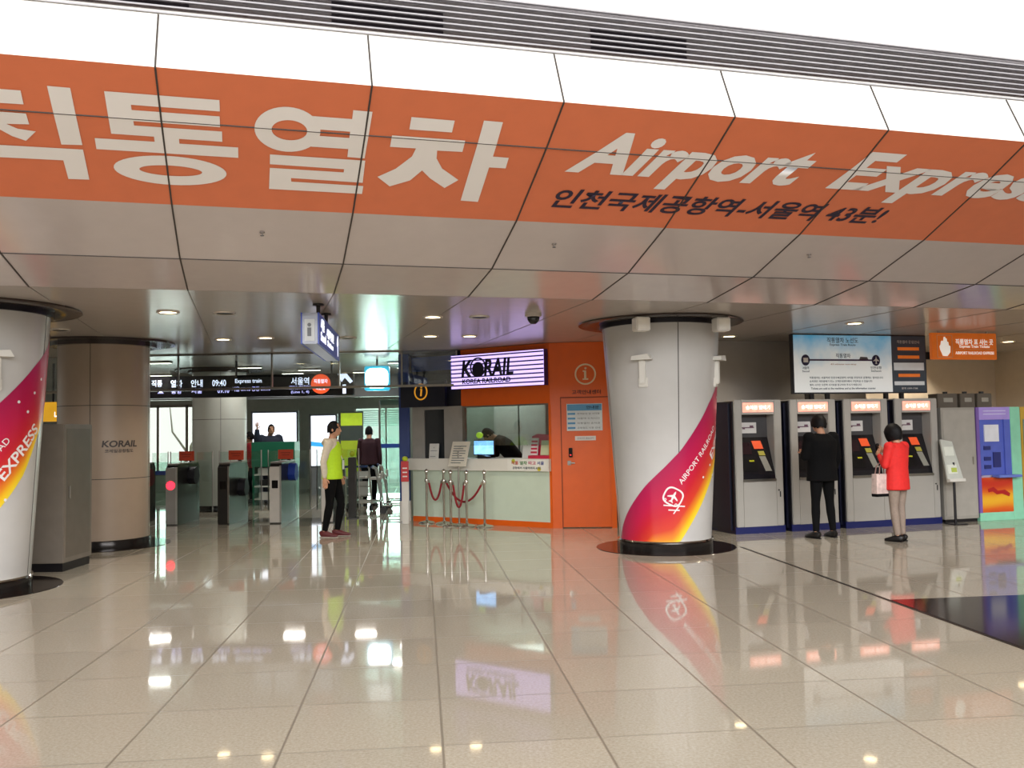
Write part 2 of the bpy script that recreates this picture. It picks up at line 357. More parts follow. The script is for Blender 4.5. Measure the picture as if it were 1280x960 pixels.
def make_column():
    root = thing('station_column', 'round white column with red swoosh and twin ceiling spot boxes, left of the ticket machines', 'column', MC)
    B().lathe([(rz_(.13+i*.2775), .13+i*.2775) for i in range(11)], n=72).done('shaft', mat('column_white', '#bfbdb9', .25, var=.02), root, True)
    b = B()
    for ph in (17, 17-90, 107, 197):
        b.rings([[cp(ph-.45, z, .0015), cp(ph+.45, z, .0015), cp(ph+.45, z, -.01), cp(ph-.45, z, -.01)] for z in (.13, 1.5, 2.89)])
    b.done('panel_seam', mat('seam_grey', '#4a4642', .5), root)
    B().lathe([(.50, 0), (.612, 0), (.612, .10), (.59, .10)], n=72).done('base_band', mat('base_dark', '#2a2624', .2, .5), root, True)
    B().lathe([(.58, .10), (.622, .105), (.626, .12), (.615, .135), (.58, .137)], n=72, cap=False).done('base_trim', mat('chrome', '#d6d2ca', .12, 1), root, True)
    B().lathe([(.6, 0), (.91, 0), (.905, .006), (.6, .006)], n=72).done('floor_disc', mat('disc_granite', '#1f1613', .1), root, True)
    B().lathe([(.75, ZC-.001), (1.08, ZC-.001), (1.085, ZC-.02), (1.06, ZC-.032), (.86, ZC-.032), (.84, ZC-.02), (.70, ZC-.02)], n=72, cap=False).done('ceiling_disc', mat('disc_brown', '#3a302c', .18), root, True)
    B().lathe([(.70, 2.88), (.80, 2.88), (.80, ZC-.01), (.70, ZC-.01)], n=72).done('collar', mat('collar_black', '#131018', .3), root, True)
    swoosh(root)
    b = B(); wrap(b, tmesh('AIRPORT RAILROAD', (.93, .068), offset=.008), 44, 1.22, 49); wrap(b, tmesh('EXPRESS', (.68, .125), offset=.02), 83, 1.44, 50); b.done('printed_lettering', wl, root)
    # emblem: a rounded train front with a plane inside and a trailing track
    b = bmesh.new()
    def ring(o, i):
        n = len(o); vo = [b.verts.new((*p, 0)) for p in o]; vi = [b.verts.new((*p, 0)) for p in i]
        for k in range(n): b.faces.new([vo[k], vo[(k+1) % n], vi[(k+1) % n], vi[k]])
    def rr(w, h, e=3, n=32): return [(w*math.copysign(abs(math.cos(a))**(2/e), math.cos(a)), h*math.copysign(abs(math.sin(a))**(2/e), math.sin(a))) for a in [2*math.pi*i/n for i in range(n)]]
    ring(rr(.125, .115), rr(.105, .095))
    plane = [(0, .075), (.012, .05), (.014, .02), (.07, -.015), (.07, -.03), (.014, -.012), (.010, -.05), (.028, -.068), (.028, -.078), (0, -.07), (-.028, -.078), (-.028, -.068), (-.010, -.05), (-.014, -.012), (-.07, -.03), (-.07, -.015), (-.014, .02), (-.012, .05)]
    b.faces.new([b.verts.new((*p, 0)) for p in plane])
    for x in (-.075, .075):
        ring([(x+.018*math.cos(a), -.075+.018*math.sin(a)) for a in [i*math.pi/5 for i in range(10)]], [(x+.008*math.cos(a), -.075+.008*math.sin(a)) for a in [i*math.pi/5 for i in range(10)]])
    for x0, y0, x1, y1 in ((-.06, -.15, .19, -.04), (.02, -.175, .15, -.115), (.10, -.19, .12, -.06)):
        d_ = Vector((x1-x0, y1-y0, 0)); w_ = Vector((-d_.y, d_.x, 0)).normalized()*.008; row = [(b.verts.new(Vector((x0, y0, 0))+d_*i/8-w_), b.verts.new(Vector((x0, y0, 0))+d_*i/8+w_)) for i in range(9)]
        for (p0, p1), (q0, q1) in zip(row, row[1:]): b.faces.new([p0, q0, q1, p1])
    me = bpy.data.meshes.new('e'); b.to_mesh(me); b.free(); bb = B(); wrap(bb, me, 10, .70, -28, off=.007); bb.done('train_emblem', wl, root)
    b = B()
    for ph, z in ((49, .93), (62, 1.08), (78, 1.95), (95, 2.05), (70, .95), (88, 1.85), (104, 2.2)):
        c = [cp(ph+math.degrees(.016*math.cos(a)/.65), z+.016*math.sin(a), .008) for a in [i*math.pi/5 for i in range(10)]]; b.face(c)
    b.done('printed_dot', wl, root)
    return root
col_main = make_column()
col_left = dup(col_main, LC, None, 'round white column with red swoosh cut by the left edge of the picture')
# beige column with a rail logo behind the steel cabinet, plus a pale one beyond the gates
def plain_column(name, label, c, r, logo, m, vsm, hs):
    root = thing(name, label, 'column', c)
    B().lathe([(r, .12), (r, 1.5), (r, 2.9)], n=64).done('shaft', m, root, True)
    global ef, ex
    e0, x0 = ef, ex
    ef = -Vector(c).normalized(); ex = Vector((-ef.y, ef.x, 0)); ex = ex if ex.x > 0 else -ex
    rf = lambda z: r
    b = B()
    for ph in vsm: b.rings([[cp(ph-.4, z, .0015, rf), cp(ph+.4, z, .0015, rf), cp(ph+.4, z, -.01, rf), cp(ph-.4, z, -.01, rf)] for z in (.13, 2.89)])
    for z in hs: b.lathe([(r-.01, z-.005), (r+.0015, z-.005), (r+.0015, z+.005), (r-.01, z+.005)], n=64, cap=False)
    b.done('panel_seam', MATS['seam_grey'], root)
    B().lathe([(r-.05, 0), (r+.03, 0), (r+.03, .10), (r+.02, .12), (r-.05, .12)], n=64).done('base_band', MATS['base_dark'], root, True)
    B().lathe([(r+.01, ZC-.001), (r+.36, ZC-.001), (r+.36, ZC-.03), (r+.10, ZC-.03), (r+.10, 2.885), (r-.05, 2.885)], n=64, cap=False).done('ceiling_disc', MATS['disc_brown'], root, True)
    if logo:
        B().lathe([(r, 0), (r+.30, 0), (r+.295, .006), (r, .006)], n=64).done('floor_disc', MATS['disc_granite'], root, True)
        b = B(); wrap(b, tmesh('KORAIL', (.50, .095), offset=.03, shear=.12), 20, 1.475, 0, rf); wrap(b, tmesh('코레일공항철도', (.40, .05), offset=.02), 19, 1.375, 0, rf)
        b.done('logo_lettering', mat('letter_grey', '#4a4340', .5), root)
    ef, ex = e0, x0
    return root
plain_column('station_column', 'wide beige column lettered KORAIL behind the grey steel cabinet', (-6.0, 13.42, 0), .625, True, mat('column_beige', '#ab9885', .3, var=.02), (-17, 73, -107), (.98, 2.02))
plain_column('station_column', 'pale grey column beyond the turnstiles, in front of the bright left window', (-6.22, 19.4, 0), .55, False, mat('column_pale', '#c9cbc2', .3, var=.02), (2, 92, -88), (1.9,))

# ceiling spot boxes and T brackets on the main column
def spot_box(px, label):
    t = thing('spot_box', label, 'spotlight', px, R(12), 'white ceiling spot boxes')
    B().box(-.09, .09, -.09, .09, -.17, 0, .012).done('housing', mat('fixture_white', '#e9e6df', .35), t)
    B().box(-.07, .07, -.094, -.088, -.15, -.02).done('lens', mat('fixture_lens', '#f4f0e6', .2), t)
    B().tube([(0, 0, -.01), (0, 0, .025)], .03).done('mount', dark, t)
    return t
spot_box((1.60, 11.18, ZC-.035), 'white spot box under the ceiling disc, above the front of the middle column')
spot_box((2.63, 11.38, ZC-.035), 'white spot box under the ceiling disc, at the right of the middle column')
def tbracket(phi, z, label, C):
    a = cp(phi, z); t = thing('wall_bracket', label, 'bracket', C+a, math.atan2(a.y, a.x)+R(90), 'white T-shaped column brackets')
    M = Matrix()
    B(M).box(-.04, .04, -.04, .03, -.30, 0, .01).done('stem', offwhite, t)
    B(M).prism([(-.12, 0), (.14, 0), (.10, .07), (-.11, .05)], -.10, .03).done('head', offwhite, t)
    B(M).box(-.06, .06, -.005, .04, -.34, -.22, .008).done('wall_plate', offwhite, t)
tbracket(-18, 2.42, 'white T-shaped bracket on the front of the middle column', MC)
tbracket(72, 2.42, 'white T-shaped bracket on the right edge of the middle column', MC)
tbracket(58, 2.40, 'white T-shaped bracket on the left-edge column', LC)

# steel cabinet between the columns
k = thing('metal_cabinet', 'tall grey steel cabinet beside the left-edge column', 'cabinet', (-5.63, 11.16, 0))
B().box(-.33, .33, -.36, .36, .10, 1.735, .008).done('body', mat('cabinet_steel', '#8d8479', .36, .3), k)
B().box(-.31, .31, -.34, .34, 0, .10).done('plinth', dark, k)
b = B(); b.box(.331, .335, -.30, .30, .16, 1.68); b.done('door', mat('cabinet_door', '#7d756b', .34, .35), k)
d_ = B().tube([(.345, -.24, .85), (.345, -.24, 1.0)], .008).done('handle', steel, k)

# ================================================================== HEADER GLASS AND LED BOARD
YH = 15.58
fr = mat('frame_steel', '#8e8a83', .3, .9)
w2 = B().box(-8.6, -1.9, YH-.006, YH+.006, 2.36, 2.95).done('window_1', glass('header_glass', (.86, .9, .9))); struct(w2)
b = B(); b.box(-8.6, -.93, YH-.025, YH+.025, 2.335, 2.375); b.box(-8.6, -1.87, YH-.02, YH+.02, 2.935, 2.96)
for x in (-7.4, -5.7, -4.1, -2.95, -1.88): b.box(x-.012, x+.012, YH-.02, YH+.02, 2.36, 2.95)
b.box(-.955, -.93, YH-.02, YH+.02, 2.36, 2.95); struct(b.done('trim_8', fr))
struct(B().box(-1.88, -.94, YH-.005, YH+.005, 2.375, 2.95).done('window_2', glass('header_glass')))

led = thing('led_board', 'long black LED train board hung above the turnstiles', 'sign', (-5.0, 17.2, 2.28))
B().box(-3.2, 2.02, -.07, .07, 0, .41, .01).done('housing', mat('led_black', '#0d0b12', .3), led)
for x in (-2.2, -.2, 1.6): B().tube([(x, 0, .40), (x, 0, ZC-2.28)], .02).done('hanger', dark, led)
ledm = mat('led_white', '#dfe6ff', .4, emit=1.3); ledb = mat('led_lavender', '#b9bcff', .4, emit=1.0)
for x, s_, w, h, z in ((-1.67, '직통', .20, .13, .28), (-1.30, '열차', .22, .14, .27), (-.92, '안내', .22, .14, .27), (-.50, '09:40', .26, .12, .27), (-1.60, '▲ ', .12, .06, .12), (-1.30, '공항', .20, .10, .13), (-.92, '서울', .20, .10, .13), (-.42, '09:10', .22, .10, .13), (.05, 'Express train', .50, .10, .29), (.10, '서울 09:40 공항 09:10', .72, .09, .15), (1.02, '서울역', .34, .14, .28), (1.02, 'SEOUL STATION', .40, .07, .16), (1.02, '(Line 1, 4)', .34, .06, .07)):
    letter('led_lettering', s_, ledm if z > .2 else ledb, led, Matrix(), x, z, -.075, w, h, .015)
B().ringflat(1.41, .22, .185, .005, -.082, -.07, 32).done('orange_roundel', mat('led_orange', '#f0562c', .4, emit=.9), led)
letter('roundel_lettering', '직통열차', ledm, led, Matrix(), 1.41, .27, -.085, .26, .08, .02); letter('roundel_lettering', '타는곳', ledm, led, Matrix(), 1.41, .14, -.085, .18, .07, .02)
b = B(); b.prism([(1.73, .40), (1.90, .40), (2.01, .26), (1.96, .22), (1.86, .33), (1.80, .25)], -.082, -.07); b.box(1.82, 1.88, -.082, -.07, .03, .20); b.done('white_pictogram', ledm, led)

gl = thing('globe_sign', 'glowing white rounded sign with cyan edge beside the LED board', 'sign', (-2.57, 17.4, 2.60))
def rrect(w, h, r, n=6):
    o = []
    for cx, cy, a0 in ((w-r, h-r, 0), (-w+r, h-r, 90), (-w+r, -h+r, 180), (w-r, -h+r, 270)):
        o += [(cx+r*math.cos(R(a0+90*i/n)), cy+r*math.sin(R(a0+90*i/n))) for i in range(n+1)]
    return o
B().prism(rrect(.235, .235, .04), -.06, .06).done('case', mat('globe_cyan', '#35b4d8', .35, emit=.8), gl)
B().prism(rrect(.215, .19, .12), -.075, .06).done('light_panel', mat('globe_white', '#f6fff8', .4, emit=6), gl)
B().tube([(0, 0, .23), (0, 0, ZC-2.60)], .018).done('hanger', dark, gl)

# yellow sign glimpsed between the two left columns
ys = thing('yellow_sign', 'yellow lit sign glimpsed between the two left columns', 'sign', (-8.55, 17.0, 1.88))
B().box(-.35, .42, -.05, .05, 0, .36, .01).done('case', mat('sign_yellow', '#e0a528', .4, emit=.6), ys)
letter('lettering', '나가는곳', mat('white_glow', '#ffffff', .4, emit=1.2), ys, Matrix(), .22, .12, -.055, .34, .14, .03)
B().tube([(0, 0, .36), (0, 0, ZC-1.88)], .02).done('hanger', dark, ys)

# blue hanging direction sign, long side running away from the viewer
bs = thing('hanging_sign', 'blue direction sign on twin ceiling rods above the hall', 'sign', (-2.02, 9.5, 2.505), R(5.687))
blue = mat('sign_blue', '#243f9c', .35, emit=.12)
B().box(-.16, .0, .0, 2.35, .0, .33, .008).done('case', mat('sign_case', '#8d9099', .3, .4), bs)
fb = B().box(.0, .014, .0, 2.35, .0, .33).done('blue_face', blue, bs); B().box(-.174, -.16, .0, 2.35, .0, .33).done('blue_face', blue, bs)
M = Matrix.Translation((.0, 0, 0)) @ Matrix.Rotation(R(90), 4, 'Z')
for s_, x, z, w, h in (('서울', .32, .23, .34, .13), ('Seoul', .40, .10, .50, .10), ('서울역 방면', 1.15, .20, .8, .11), ('Station', 1.15, .09, .65, .07), ('↑', 2.1, .17, .22, .26)):
    letter('lettering', s_, MATS['white_glow'], bs, M, x, z, -.018, w, h, .02)
b = B(); b.box(-.135, -.03, -.012, 0, .03, .26, .004); b.done('end_plate', mat('end_plate', '#b9bcbb', .35, emit=.1), bs)
b = B(); b.prism([(-.085+.02*math.cos(a), .20+.02*math.sin(a)) for a in [i*math.pi/6 for i in range(12)]], -.016, -.012); b.box(-.105, -.065, -.016, -.012, .08, .17); b.done('pictogram', mat('picto_grey', '#6a6d70', .5), bs)
for y in (.25, 1.05):
    b = B(); b.tube([(-.02, y, .33), (-.02, y, ZC-2.505)], .022); b.lathe([(.06, ZC-2.505-.02), (.06, ZC-2.505)], (-.02, y, 0), 16); b.done('rod', dark, bs)

# ================================================================== TICKET BOOTH
A_, B_, C_, D_ = (-1.78, 16.2), (-.86, 15.62), (.60, 14.6), (1.62, 14.5)
booth = thing('ticket_booth', 'orange ticket booth with white counter and mint front panels', 'booth', (0, 15.6, 0))
orange = mat('booth_orange', '#ea6410', .33, var=.03); mint = mat('booth_mint', '#cfdecb', .25, var=.02); cw = mat('counter_white', '#e4e2d8', .3, var=.02)
MAB, LAB = facet(A_, B_); MBC, LBC = facet(B_, C_); MCD, LCD = facet(C_, D_)
def bp(name, m, *bx, M=None, bev=0, parent=booth):
    b = B(M)
    for q in bx: b.box(*q, bev)
    return b.done(name, m, parent, world=True)
bp('mint_panel', mint, (0, LAB, 0, .06, .09, .90), M=MAB); bp('mint_panel', mint, (0, LBC-.02, 0, .06, .09, .90), M=MBC)
bp('kick_strip', orange, (0, LAB, -.005, .06, 0, .09), M=MAB); bp('kick_strip', orange, (0, LBC, -.005, .06, 0, .09), M=MBC)
b = B()
n1 = Vector((MAB[0][1], MAB[1][1], 0)); n2 = Vector((MBC[0][1], MBC[1][1], 0))
o_ = [Vector((*p, 0)) for p in (A_, B_, C_)]
f_ = [o_[0]-n1*.07-Vector((.12, -.07, 0)), o_[1]-(n1+n2).normalized()*.07, o_[2]-n2*.07]; k_ = [o_[0]+n1*.45-Vector((.12, -.07, 0)), o_[1]+(n1+n2).normalized()*.45, o_[2]+n2*.45+Vector((.0, .0, 0))]
lp = f_+k_[::-1]
b.rings([[p+Vector((0, 0, z)) for p in lp] for z in (.90, 1.10)]); b.done('counter_slab', cw, booth, world=True)
# front facet: window opening and orange header
bp('orange_wall', orange, (-.02, LBC, 0, .08, 1.99, 2.955), (LBC-.03, LBC+.01, -.003, .09, 0, 1.99), M=MBC)
bp('window_frame', fr, (0, .05, .0, .06, 1.10, 1.99), (.05, LBC-.03, .0, .06, 1.965, 1.99), M=MBC)
bp('window_glass', glass('booth_glass', (.80, .86, .84)), (.05, LBC-.03, .03, .036, 1.32, 1.965), M=MBC)
# left facet: aluminium panels around a dark window
al = mat('booth_aluminium', '#a9a8a4', .35, .3)
bp('window_panel', al, (.0, .27, 0, .05, 1.10, 2.0), (.70, LAB, 0, .05, 1.10, 2.0), (.27, .70, 0, .05, 1.95, 2.0), M=MAB)
bp('window_glass', mat('dark_glass', '#23282c', .08), (.27, .70, .02, .03, 1.10, 1.95), M=MAB)
bp('upper_panel', mat('booth_dark', '#2a2c33', .2), (0, LAB, .02, .06, 2.0, 2.955), M=MAB)
bp('blue_band', mat('booth_blue', '#1c3f86', .25), (0, LAB, -.005, .02, 2.63, 2.88), M=MAB)
# door facet
bp('orange_wall', orange, (.0, .17, 0, .1, 0, 2.955), (.17, LCD, 0, .1, 2.075, 2.955), (.975, LCD, 0, .1, 0, 2.075), M=MCD)
door = bp('door', orange, (.175, .97, .012, .08, .015, 2.07), M=MCD)
bp('door_seam', mat('seam_orange', '#7c2d0a', .6), (.165, .177, -.001, .02, .0, 2.08), (.968, .98, -.001, .02, .0, 2.08), (.165, .98, -.001, .02, 2.066, 2.08), M=MCD)
hb = B(MCD); hb.lathe([(.028, 0), (.028, .02)], (0, 0, 0), 16); hb = B(MCD)
hb.tube([(.29, .02, 1.03), (.29, -.05, 1.03), (.38, -.055, 1.03)], .013); hb.box(.262, .318, -.002, .014, .995, 1.065, .004); hb.done('handle', steel, booth, True, True)
bp('keypad', black, (.285, .345, -.018, .014, 1.12, 1.27), M=MCD, bev=.006)
bp('keypad_light', mat('red_light', '#ff2a2a', .4, emit=1.5), (.305, .325, -.021, -.017, 1.15, 1.165), M=MCD)
# side and back walls, roof, interior
MDE, LDE = facet(D_, (1.75, 17.6)); gi = mat('booth_inside', '#a9b3a6', .5)
bp('orange_wall', orange, (0, LDE, 0, .08, 0, 2.955), M=MDE)
bp('back_wall', gi, (-1.9, 1.8, 17.55, 17.6, 0, 2.955)); bp('side_wall', gi, (-1.93, -1.88, 16.3, 17.6, 0, 2.955))
bp('inner_ceiling', mat('inner_ceiling', '#cfd2c9', .5), (-1.85, 1.70, 16.25, 17.55, 2.5, 2.53))
bp('cupboard', mat('cupboard_grey', '#bcc0b8', .4), (-.35, .10, 17.2, 17.55, 0, 2.2), (.13, .62, 17.2, 17.55, 0, 2.2), bev=.006)
bp('cupboard', mat('cupboard_green', '#7f9089', .4), (-1.5, -.9, 17.25, 17.55, 0, 2.1), bev=.006)
# circled i, caption
cr = mat('letter_cream', '#f0d9b4', .5)
bi = B(MCD); bi.ringflat(.575, 2.44, .17, .145, -.006, .002, 40); bi.ringflat(.58, 2.535, .018, .001, -.006, .002, 12); bi.box(.555, .59, -.006, .002, 2.37, 2.50); bi.box(.535, .59, -.006, .002, 2.48, 2.50); bi.box(.53, .62, -.006, .002, 2.35, 2.372); bi.done('info_emblem', cr, booth, world=True)
letter('caption', '고객안내센터', mat('letter_brown', '#4a1d12', .5), booth, MCD, .585, 2.155, -.002, .46, .07, .02, world=True)
# fill light added inside the booth to brighten its interior
l = bpy.data.lights.new('booth_fill', 'AREA'); l.size = 1.2; l.energy = 16; l.color = (.92, 1, .95); lo = bpy.data.objects.new('booth_fill', l); COL.objects.link(lo); lo.location = (-.1, 16.8, 2.48)

# blue end post of the booth
bpst = thing('blue_post', 'dark blue square post at the left end of the ticket booth', 'post', (-1.93, 16.32, 0))
B().box(-.09, .09, -.09, .09, .35, 2.955, .005).done('shaft', mat('post_blue', '#15357c', .3), bpst); B().box(-.1, .1, -.1, .1, 0, .35, .005).done('base', offwhite, bpst)

# lit KORAIL sign
lb = thing('lightbox_sign', 'purple striped lit sign reading KORAIL above the booth window', 'sign', Vector((-.97, 15.68, 2.285)))
MLB = MBC.copy(); 
def lbp(name, m, *q):
    b = B(MLB)
    for x in q: b.box(*x)
    return b.done(name, m, lb, world=True)
lbp('case', mat('lightbox_case', '#3c2a6a', .4), (-.12, LBC-.02, -.12, -.005, 2.28, 2.855))
glow = mat('lightbox_glow', '#cdb8ff', .4, emit=1.15, var=.02); stripe = mat('lightbox_stripe', '#33246b', .4)
lbp('light_panel', glow, (-.115, LBC-.025, -.13, -.12, 2.285, 2.85), (-.125, -.115, -.13, -.01, 2.285, 2.85))
lbp('stripe', stripe, *[(-.13, LBC-.023, -.134, -.129, 2.285+.565*(i+.6)/8.2, 2.285+.565*(i+.6)/8.2+.022) for i in range(8)])
nv = mat('korail_navy', '#0c0a2c', .5)
for s_, x, w in (('K', .22, .24), ('RAIL', .88, .60)): letter('korail_lettering', s_, nv, lb, MLB, x, 2.615, -.138, w, .30, .035, .15, world=True)
b = B(MLB); b.ringflat(.455, 2.63, .165, .14, -.145, -.132, 32); b.prism([(.455+.12*math.cos(a), 2.60+.12*math.sin(a)) for a in [i*math.pi/12 for i in range(24)]], -.142, -.132); b.done('korail_emblem', nv, lb, world=True)
letter('korail_caption', 'KOREA RAILROAD', nv, lb, MLB, .62, 2.40, -.138, 1.0, .085, .03, world=True)

# dark information sign, left of the booth
ins = thing('info_sign', 'navy board with a gold circled i above the left counter', 'sign', (-1.5, 15.9, 2.0))
b = B(MAB); b.box(-.18, .80, -.10, -.04, 2.0, 2.45, .005); b.done('board', mat('info_navy', '#10142a', .3), ins, world=True)
b = B(MAB); b.ringflat(.28, 2.265, .145, .122, -.108, -.098, 36); b.ringflat(.292, 2.345, .018, .001, -.108, -.098, 12); b.prism([(.262, 2.19), (.295, 2.19), (.312, 2.315), (.262, 2.315), (.262, 2.30), (.28, 2.30)], -.108, -.098); b.done('gold_emblem', mat('info_gold', '#e09a2c', .4, emit=.5), ins, world=True)
for x in (.0, .6): b = B(MAB); b.box(x, x+.03, -.09, .03, 2.28, 2.32); b.done('bracket', steel, ins, world=True)

# papers on the booth door
ns = thing('notice_sheet', 'white and blue notice sheet on the orange booth door', 'notice', MCD @ Vector((.54, -.004, 1.75)))
b = B(MCD); b.box(.265, .83, -.010, .012, 1.54, 1.97); b.done('sheet', mat('paper_white', '#dfe6e6', .4), ns, world=True)
b = B(MCD); b.box(.275, .82, -.013, -.009, 1.86, 1.96); [b.box(.28, .40, -.013, -.009, 1.57+i*.075, 1.60+i*.075) for i in range(4)]; b.done('blue_print', mat('print_blue', '#5aa0cc', .5), ns, world=True)
letter('heading', '안내문', ink, ns, MCD, .68, 1.91, -.014, .2, .05, .01, world=True)
for i in range(4): letter('row_text', ('공항철도 이용 안내', '직통열차 승차권', '서울역 도착시간', '여객운임 및 시각표')[i], mat('text_grey', '#5a6468', .5), ns, MCD, .61, 1.585+i*.075, -.011, .36, .03, world=True)
b = B(MCD); b.box(.39, .72, -.014, .012, 1.385, 1.455); dp = tag(b.done('door_plate', mat('plate_white', '#e9e3da', .35)), 'small white name plate on the orange booth door', 'plate')
letter('plate_lettering', '관계자외 출입금지', MATS['text_grey'], dp, MCD, .555, 1.42, -.015, .26, .03)

# counter things
mon = thing('monitor', 'lit blue computer monitor on the booth counter', 'monitor', (-.50, 15.62, 1.10), R(-25))
B().box(-.20, .20, -.0, .04, .05, .31, .008).done('case', dark, mon)
B().box(-.185, .185, -.006, .0, .065, .295).done('screen', mat('screen_blue', '#7fb6f2', .3, emit=1.6, var=.25, scale=9), mon)
b = B(); b.box(-.08, .08, -.05, .09, 0, .012); b.box(-.02, .02, .02, .05, .0, .12); b.done('stand', dark, mon)
ph = thing('card_terminal', 'black card terminal in front of the lit monitor', 'terminal', MBC @ Vector((.40, .07, 1.10)), R(-35))
b = B(); b.prism([(-.10, 0), (.10, 0), (.10, .035), (-.10, .075)], -.06, .06); b.done('case', dark, ph); B().box(-.08, .0, -.04, .04, .056, .066).done('screen', mat('tiny_screen', '#50606c', .2), ph)
def stand_board(name, label, cat, loc, rz, w, h, lean, m, lines, cat2=None):
    t = thing(name, label, cat, loc, rz); Ml = Matrix.Rotation(-lean, 4, 'X')
    B(Ml).box(-w/2, w/2, 0, .02, 0, h, .004).done('board', m, t)
    b = B(Ml)
    for i in range(lines): b.box(-w*.36, w*(.36 if i % 3 else .2), -.003, .001, h*(.12+.76*i/lines), h*(.12+.76*i/lines)+h*.03)
    b.done('print', MATS['text_grey'], t)
    b = B(); b.tube([(0, h*math.sin(lean)*.8, h*.75), (0, h*math.sin(lean)*.8+h*.25, 0.004)], .008, 6); b.done('prop', dark, t)
    return t
ms = stand_board('menu_board', 'tilted white notice board on a stand at the bend of the booth counter', 'notice', MBC @ Vector((.08, -.28, .98)), R(-32), .36, .44, R(20), mat('board_cream', '#d9d3c4', .4), 8)
b = B(); b.tube([(0, .06, -.98), (0, .06, .25)], .016); b.lathe([(.11, -.98), (.11, -.965), (.03, -.95)], (0, .06, 0), 24); b.done('stand_pole', steel, ms)
stand_board('paper_holder', 'white paper holder standing on the left counter', 'holder', MAB @ Vector((.50, -.055, 1.10)), R(-32), .20, .26, R(6), mat('paper_holder', '#e3e4df', .4), 2)
stand_board('leaflet_board', 'plain white board leaning behind the leaflet rack on the counter', 'notice', MBC @ Vector((1.20, .16, 1.10)), R(-35), .18, .30, R(10), MATS['paper_holder'], 0)
lr = thing('leaflet_rack', 'red leaflet rack at the right end of the booth counter', 'rack', MBC @ Vector((1.52, .12, 1.10)), R(-35))
pk = mat('rack_pink', '#d2304f', .35)
b = B(); b.prism([(-.22, 0), (.20, 0), (.22, .38), (-.10, .40), (-.20, .36)], .04, .06); b.box(-.22, .20, -.06, .06, 0, .05); b.done('rack', pk, lr)
b = B(Matrix.Rotation(R(-10), 4, 'X')); b.box(-.20, -.06, -.04, -.02, .05, .33); b.done('leaflet', mat('leaflet_white', '#efe6e4', .4), lr)
b = B(Matrix.Rotation(R(-10), 4, 'X')); [b.box(-.19, -.07, -.044, -.039, .08+i*.06, .11+i*.06) for i in range(4)]; b.done('leaflet_print', pk, lr)
b = B(Matrix.Rotation(R(-10), 4, 'X')); b.box(.0, .17, -.04, -.02, .05, .29); b.done('leaflet', mat('leaflet_green', '#cfd8ae', .4), lr)
cb = thing('counter_sticker', 'white sticker with coloured lettering on the right counter edge', 'sticker', MBC @ Vector((1.3, -.072, .98)))
b = B(MBC); b.box(.98, 1.73, -.075, -.069, .91, 1.09); b.done('sheet', mat('sticker_white', '#ecebe2', .4), cb, world=True)
for s_, c, x, z, w in (('직통', '#c8401e', 1.13, 1.035, .14), ('열차', '#3f8f3a', 1.30, 1.035, .14), ('타고', '#d33a68', 1.47, 1.035, .14), ('서울', '#3e4b9a', 1.63, 1.035, .13), ('공항에서 서울역까지 43분', '#5a6468', 1.36, .955, .55)): letter('sticker_lettering', s_, mat('st'+c[1:], c, .5), cb, MBC, x, z, -.078, w, .06 if z > 1 else .04, .015, world=True)
for x, z, c in ((1.10, 1.065, '#b6c83a'), (1.60, .94, '#d8c82a')):
    b = B(MBC); b.ringflat(x, z, .035, .001, -.0775, -.074, 12); b.done('sticker_leaf', mat('leaf'+c[1:], c, .5), cb, world=True)
gp = thing('desk_lamp', 'small lime green lamp behind the booth monitor', 'lamp', (-.60, 15.95, 1.10))
B().tube([(0, 0, 0), (0, 0, .30), (.02, -.03, .36)], .010).done('stem', steel, gp); b = B(); b.ball((.02, -.04, .39), (.06, .06, .055)); b.done('shade', mat('lime_glow', '#b8e03a', .4, emit=.6), gp, True); B().lathe([(.06, 0), (.055, .015)], n=20).done('base', dark, gp)

# rope stanchions
POSTS = [(-1.50, 15.79), (-1.19, 15.60), (-1.05, 15.25), (-.78, 15.12), (-.48, 14.98)]
chrome = MATS['chrome']; first = None
PL = ['chrome rope post nearest the left end of the booth counter', 'chrome rope post second from the left, near the counter bend', 'chrome rope post standing in front of the counter bend', 'chrome rope post second from the right, before the mint panels', 'chrome rope post nearest the booth door']
for (x, y), lab in zip(POSTS, PL):
    if first is None:
        t = first = thing('rope_post', lab, 'stanchion', (x, y, 0), 0, 'rope posts before the ticket booth')
        B().lathe([(.15, 0), (.15, .012), (.12, .03), (.03, .045), (.024, .06)], n=28).done('base', chrome, t, True)
        B().lathe([(.022, .05), (.022, .86)], n=16).done('pole', chrome, t, True)
        B().lathe([(.022, .86), (.035, .87), (.035, .90), (.02, .92), (.005, .93)], n=16).done('cap', chrome, t, True)
        B().lathe([(.03, .70), (.036, .71), (.036, .75), (.03, .76)], n=16).done('rope_ring', chrome, t, True)
    else: t = dup(first, (x, y, 0), 0, lab)
rope_m = mat('rope_red', '#8c1420', .7, bump=.3, scale=60)
for (i, j, sag, lab) in ((0, 1, .33, 'red rope hanging between the two leftmost rope posts'), (2, 3, .42, 'deep hanging red rope between the middle rope posts'), (1, 4, .34, 'long red rope sloping up to the rightmost rope post')):
    p, q = Vector((*POSTS[i], .73)), Vector((*POSTS[j], .73)); d = (q-p).normalized(); p += d*.04; q -= d*.04
    pts = [p.lerp(q, k/14)-Vector((0, 0, sag*(1-(2*k/14-1)**2))) for k in range(15)]
    t = thing('barrier_rope', lab, 'rope', p, 0, 'red ropes before the ticket booth')
    B().tube(pts, .018, 8).done('rope', rope_m, t, True, True)
    for e, f in ((p, pts[1]), (q, pts[-2])): B().tube([e, e.lerp(f, .5)], .022, 8).done('end_hook', chrome, t, True, True)

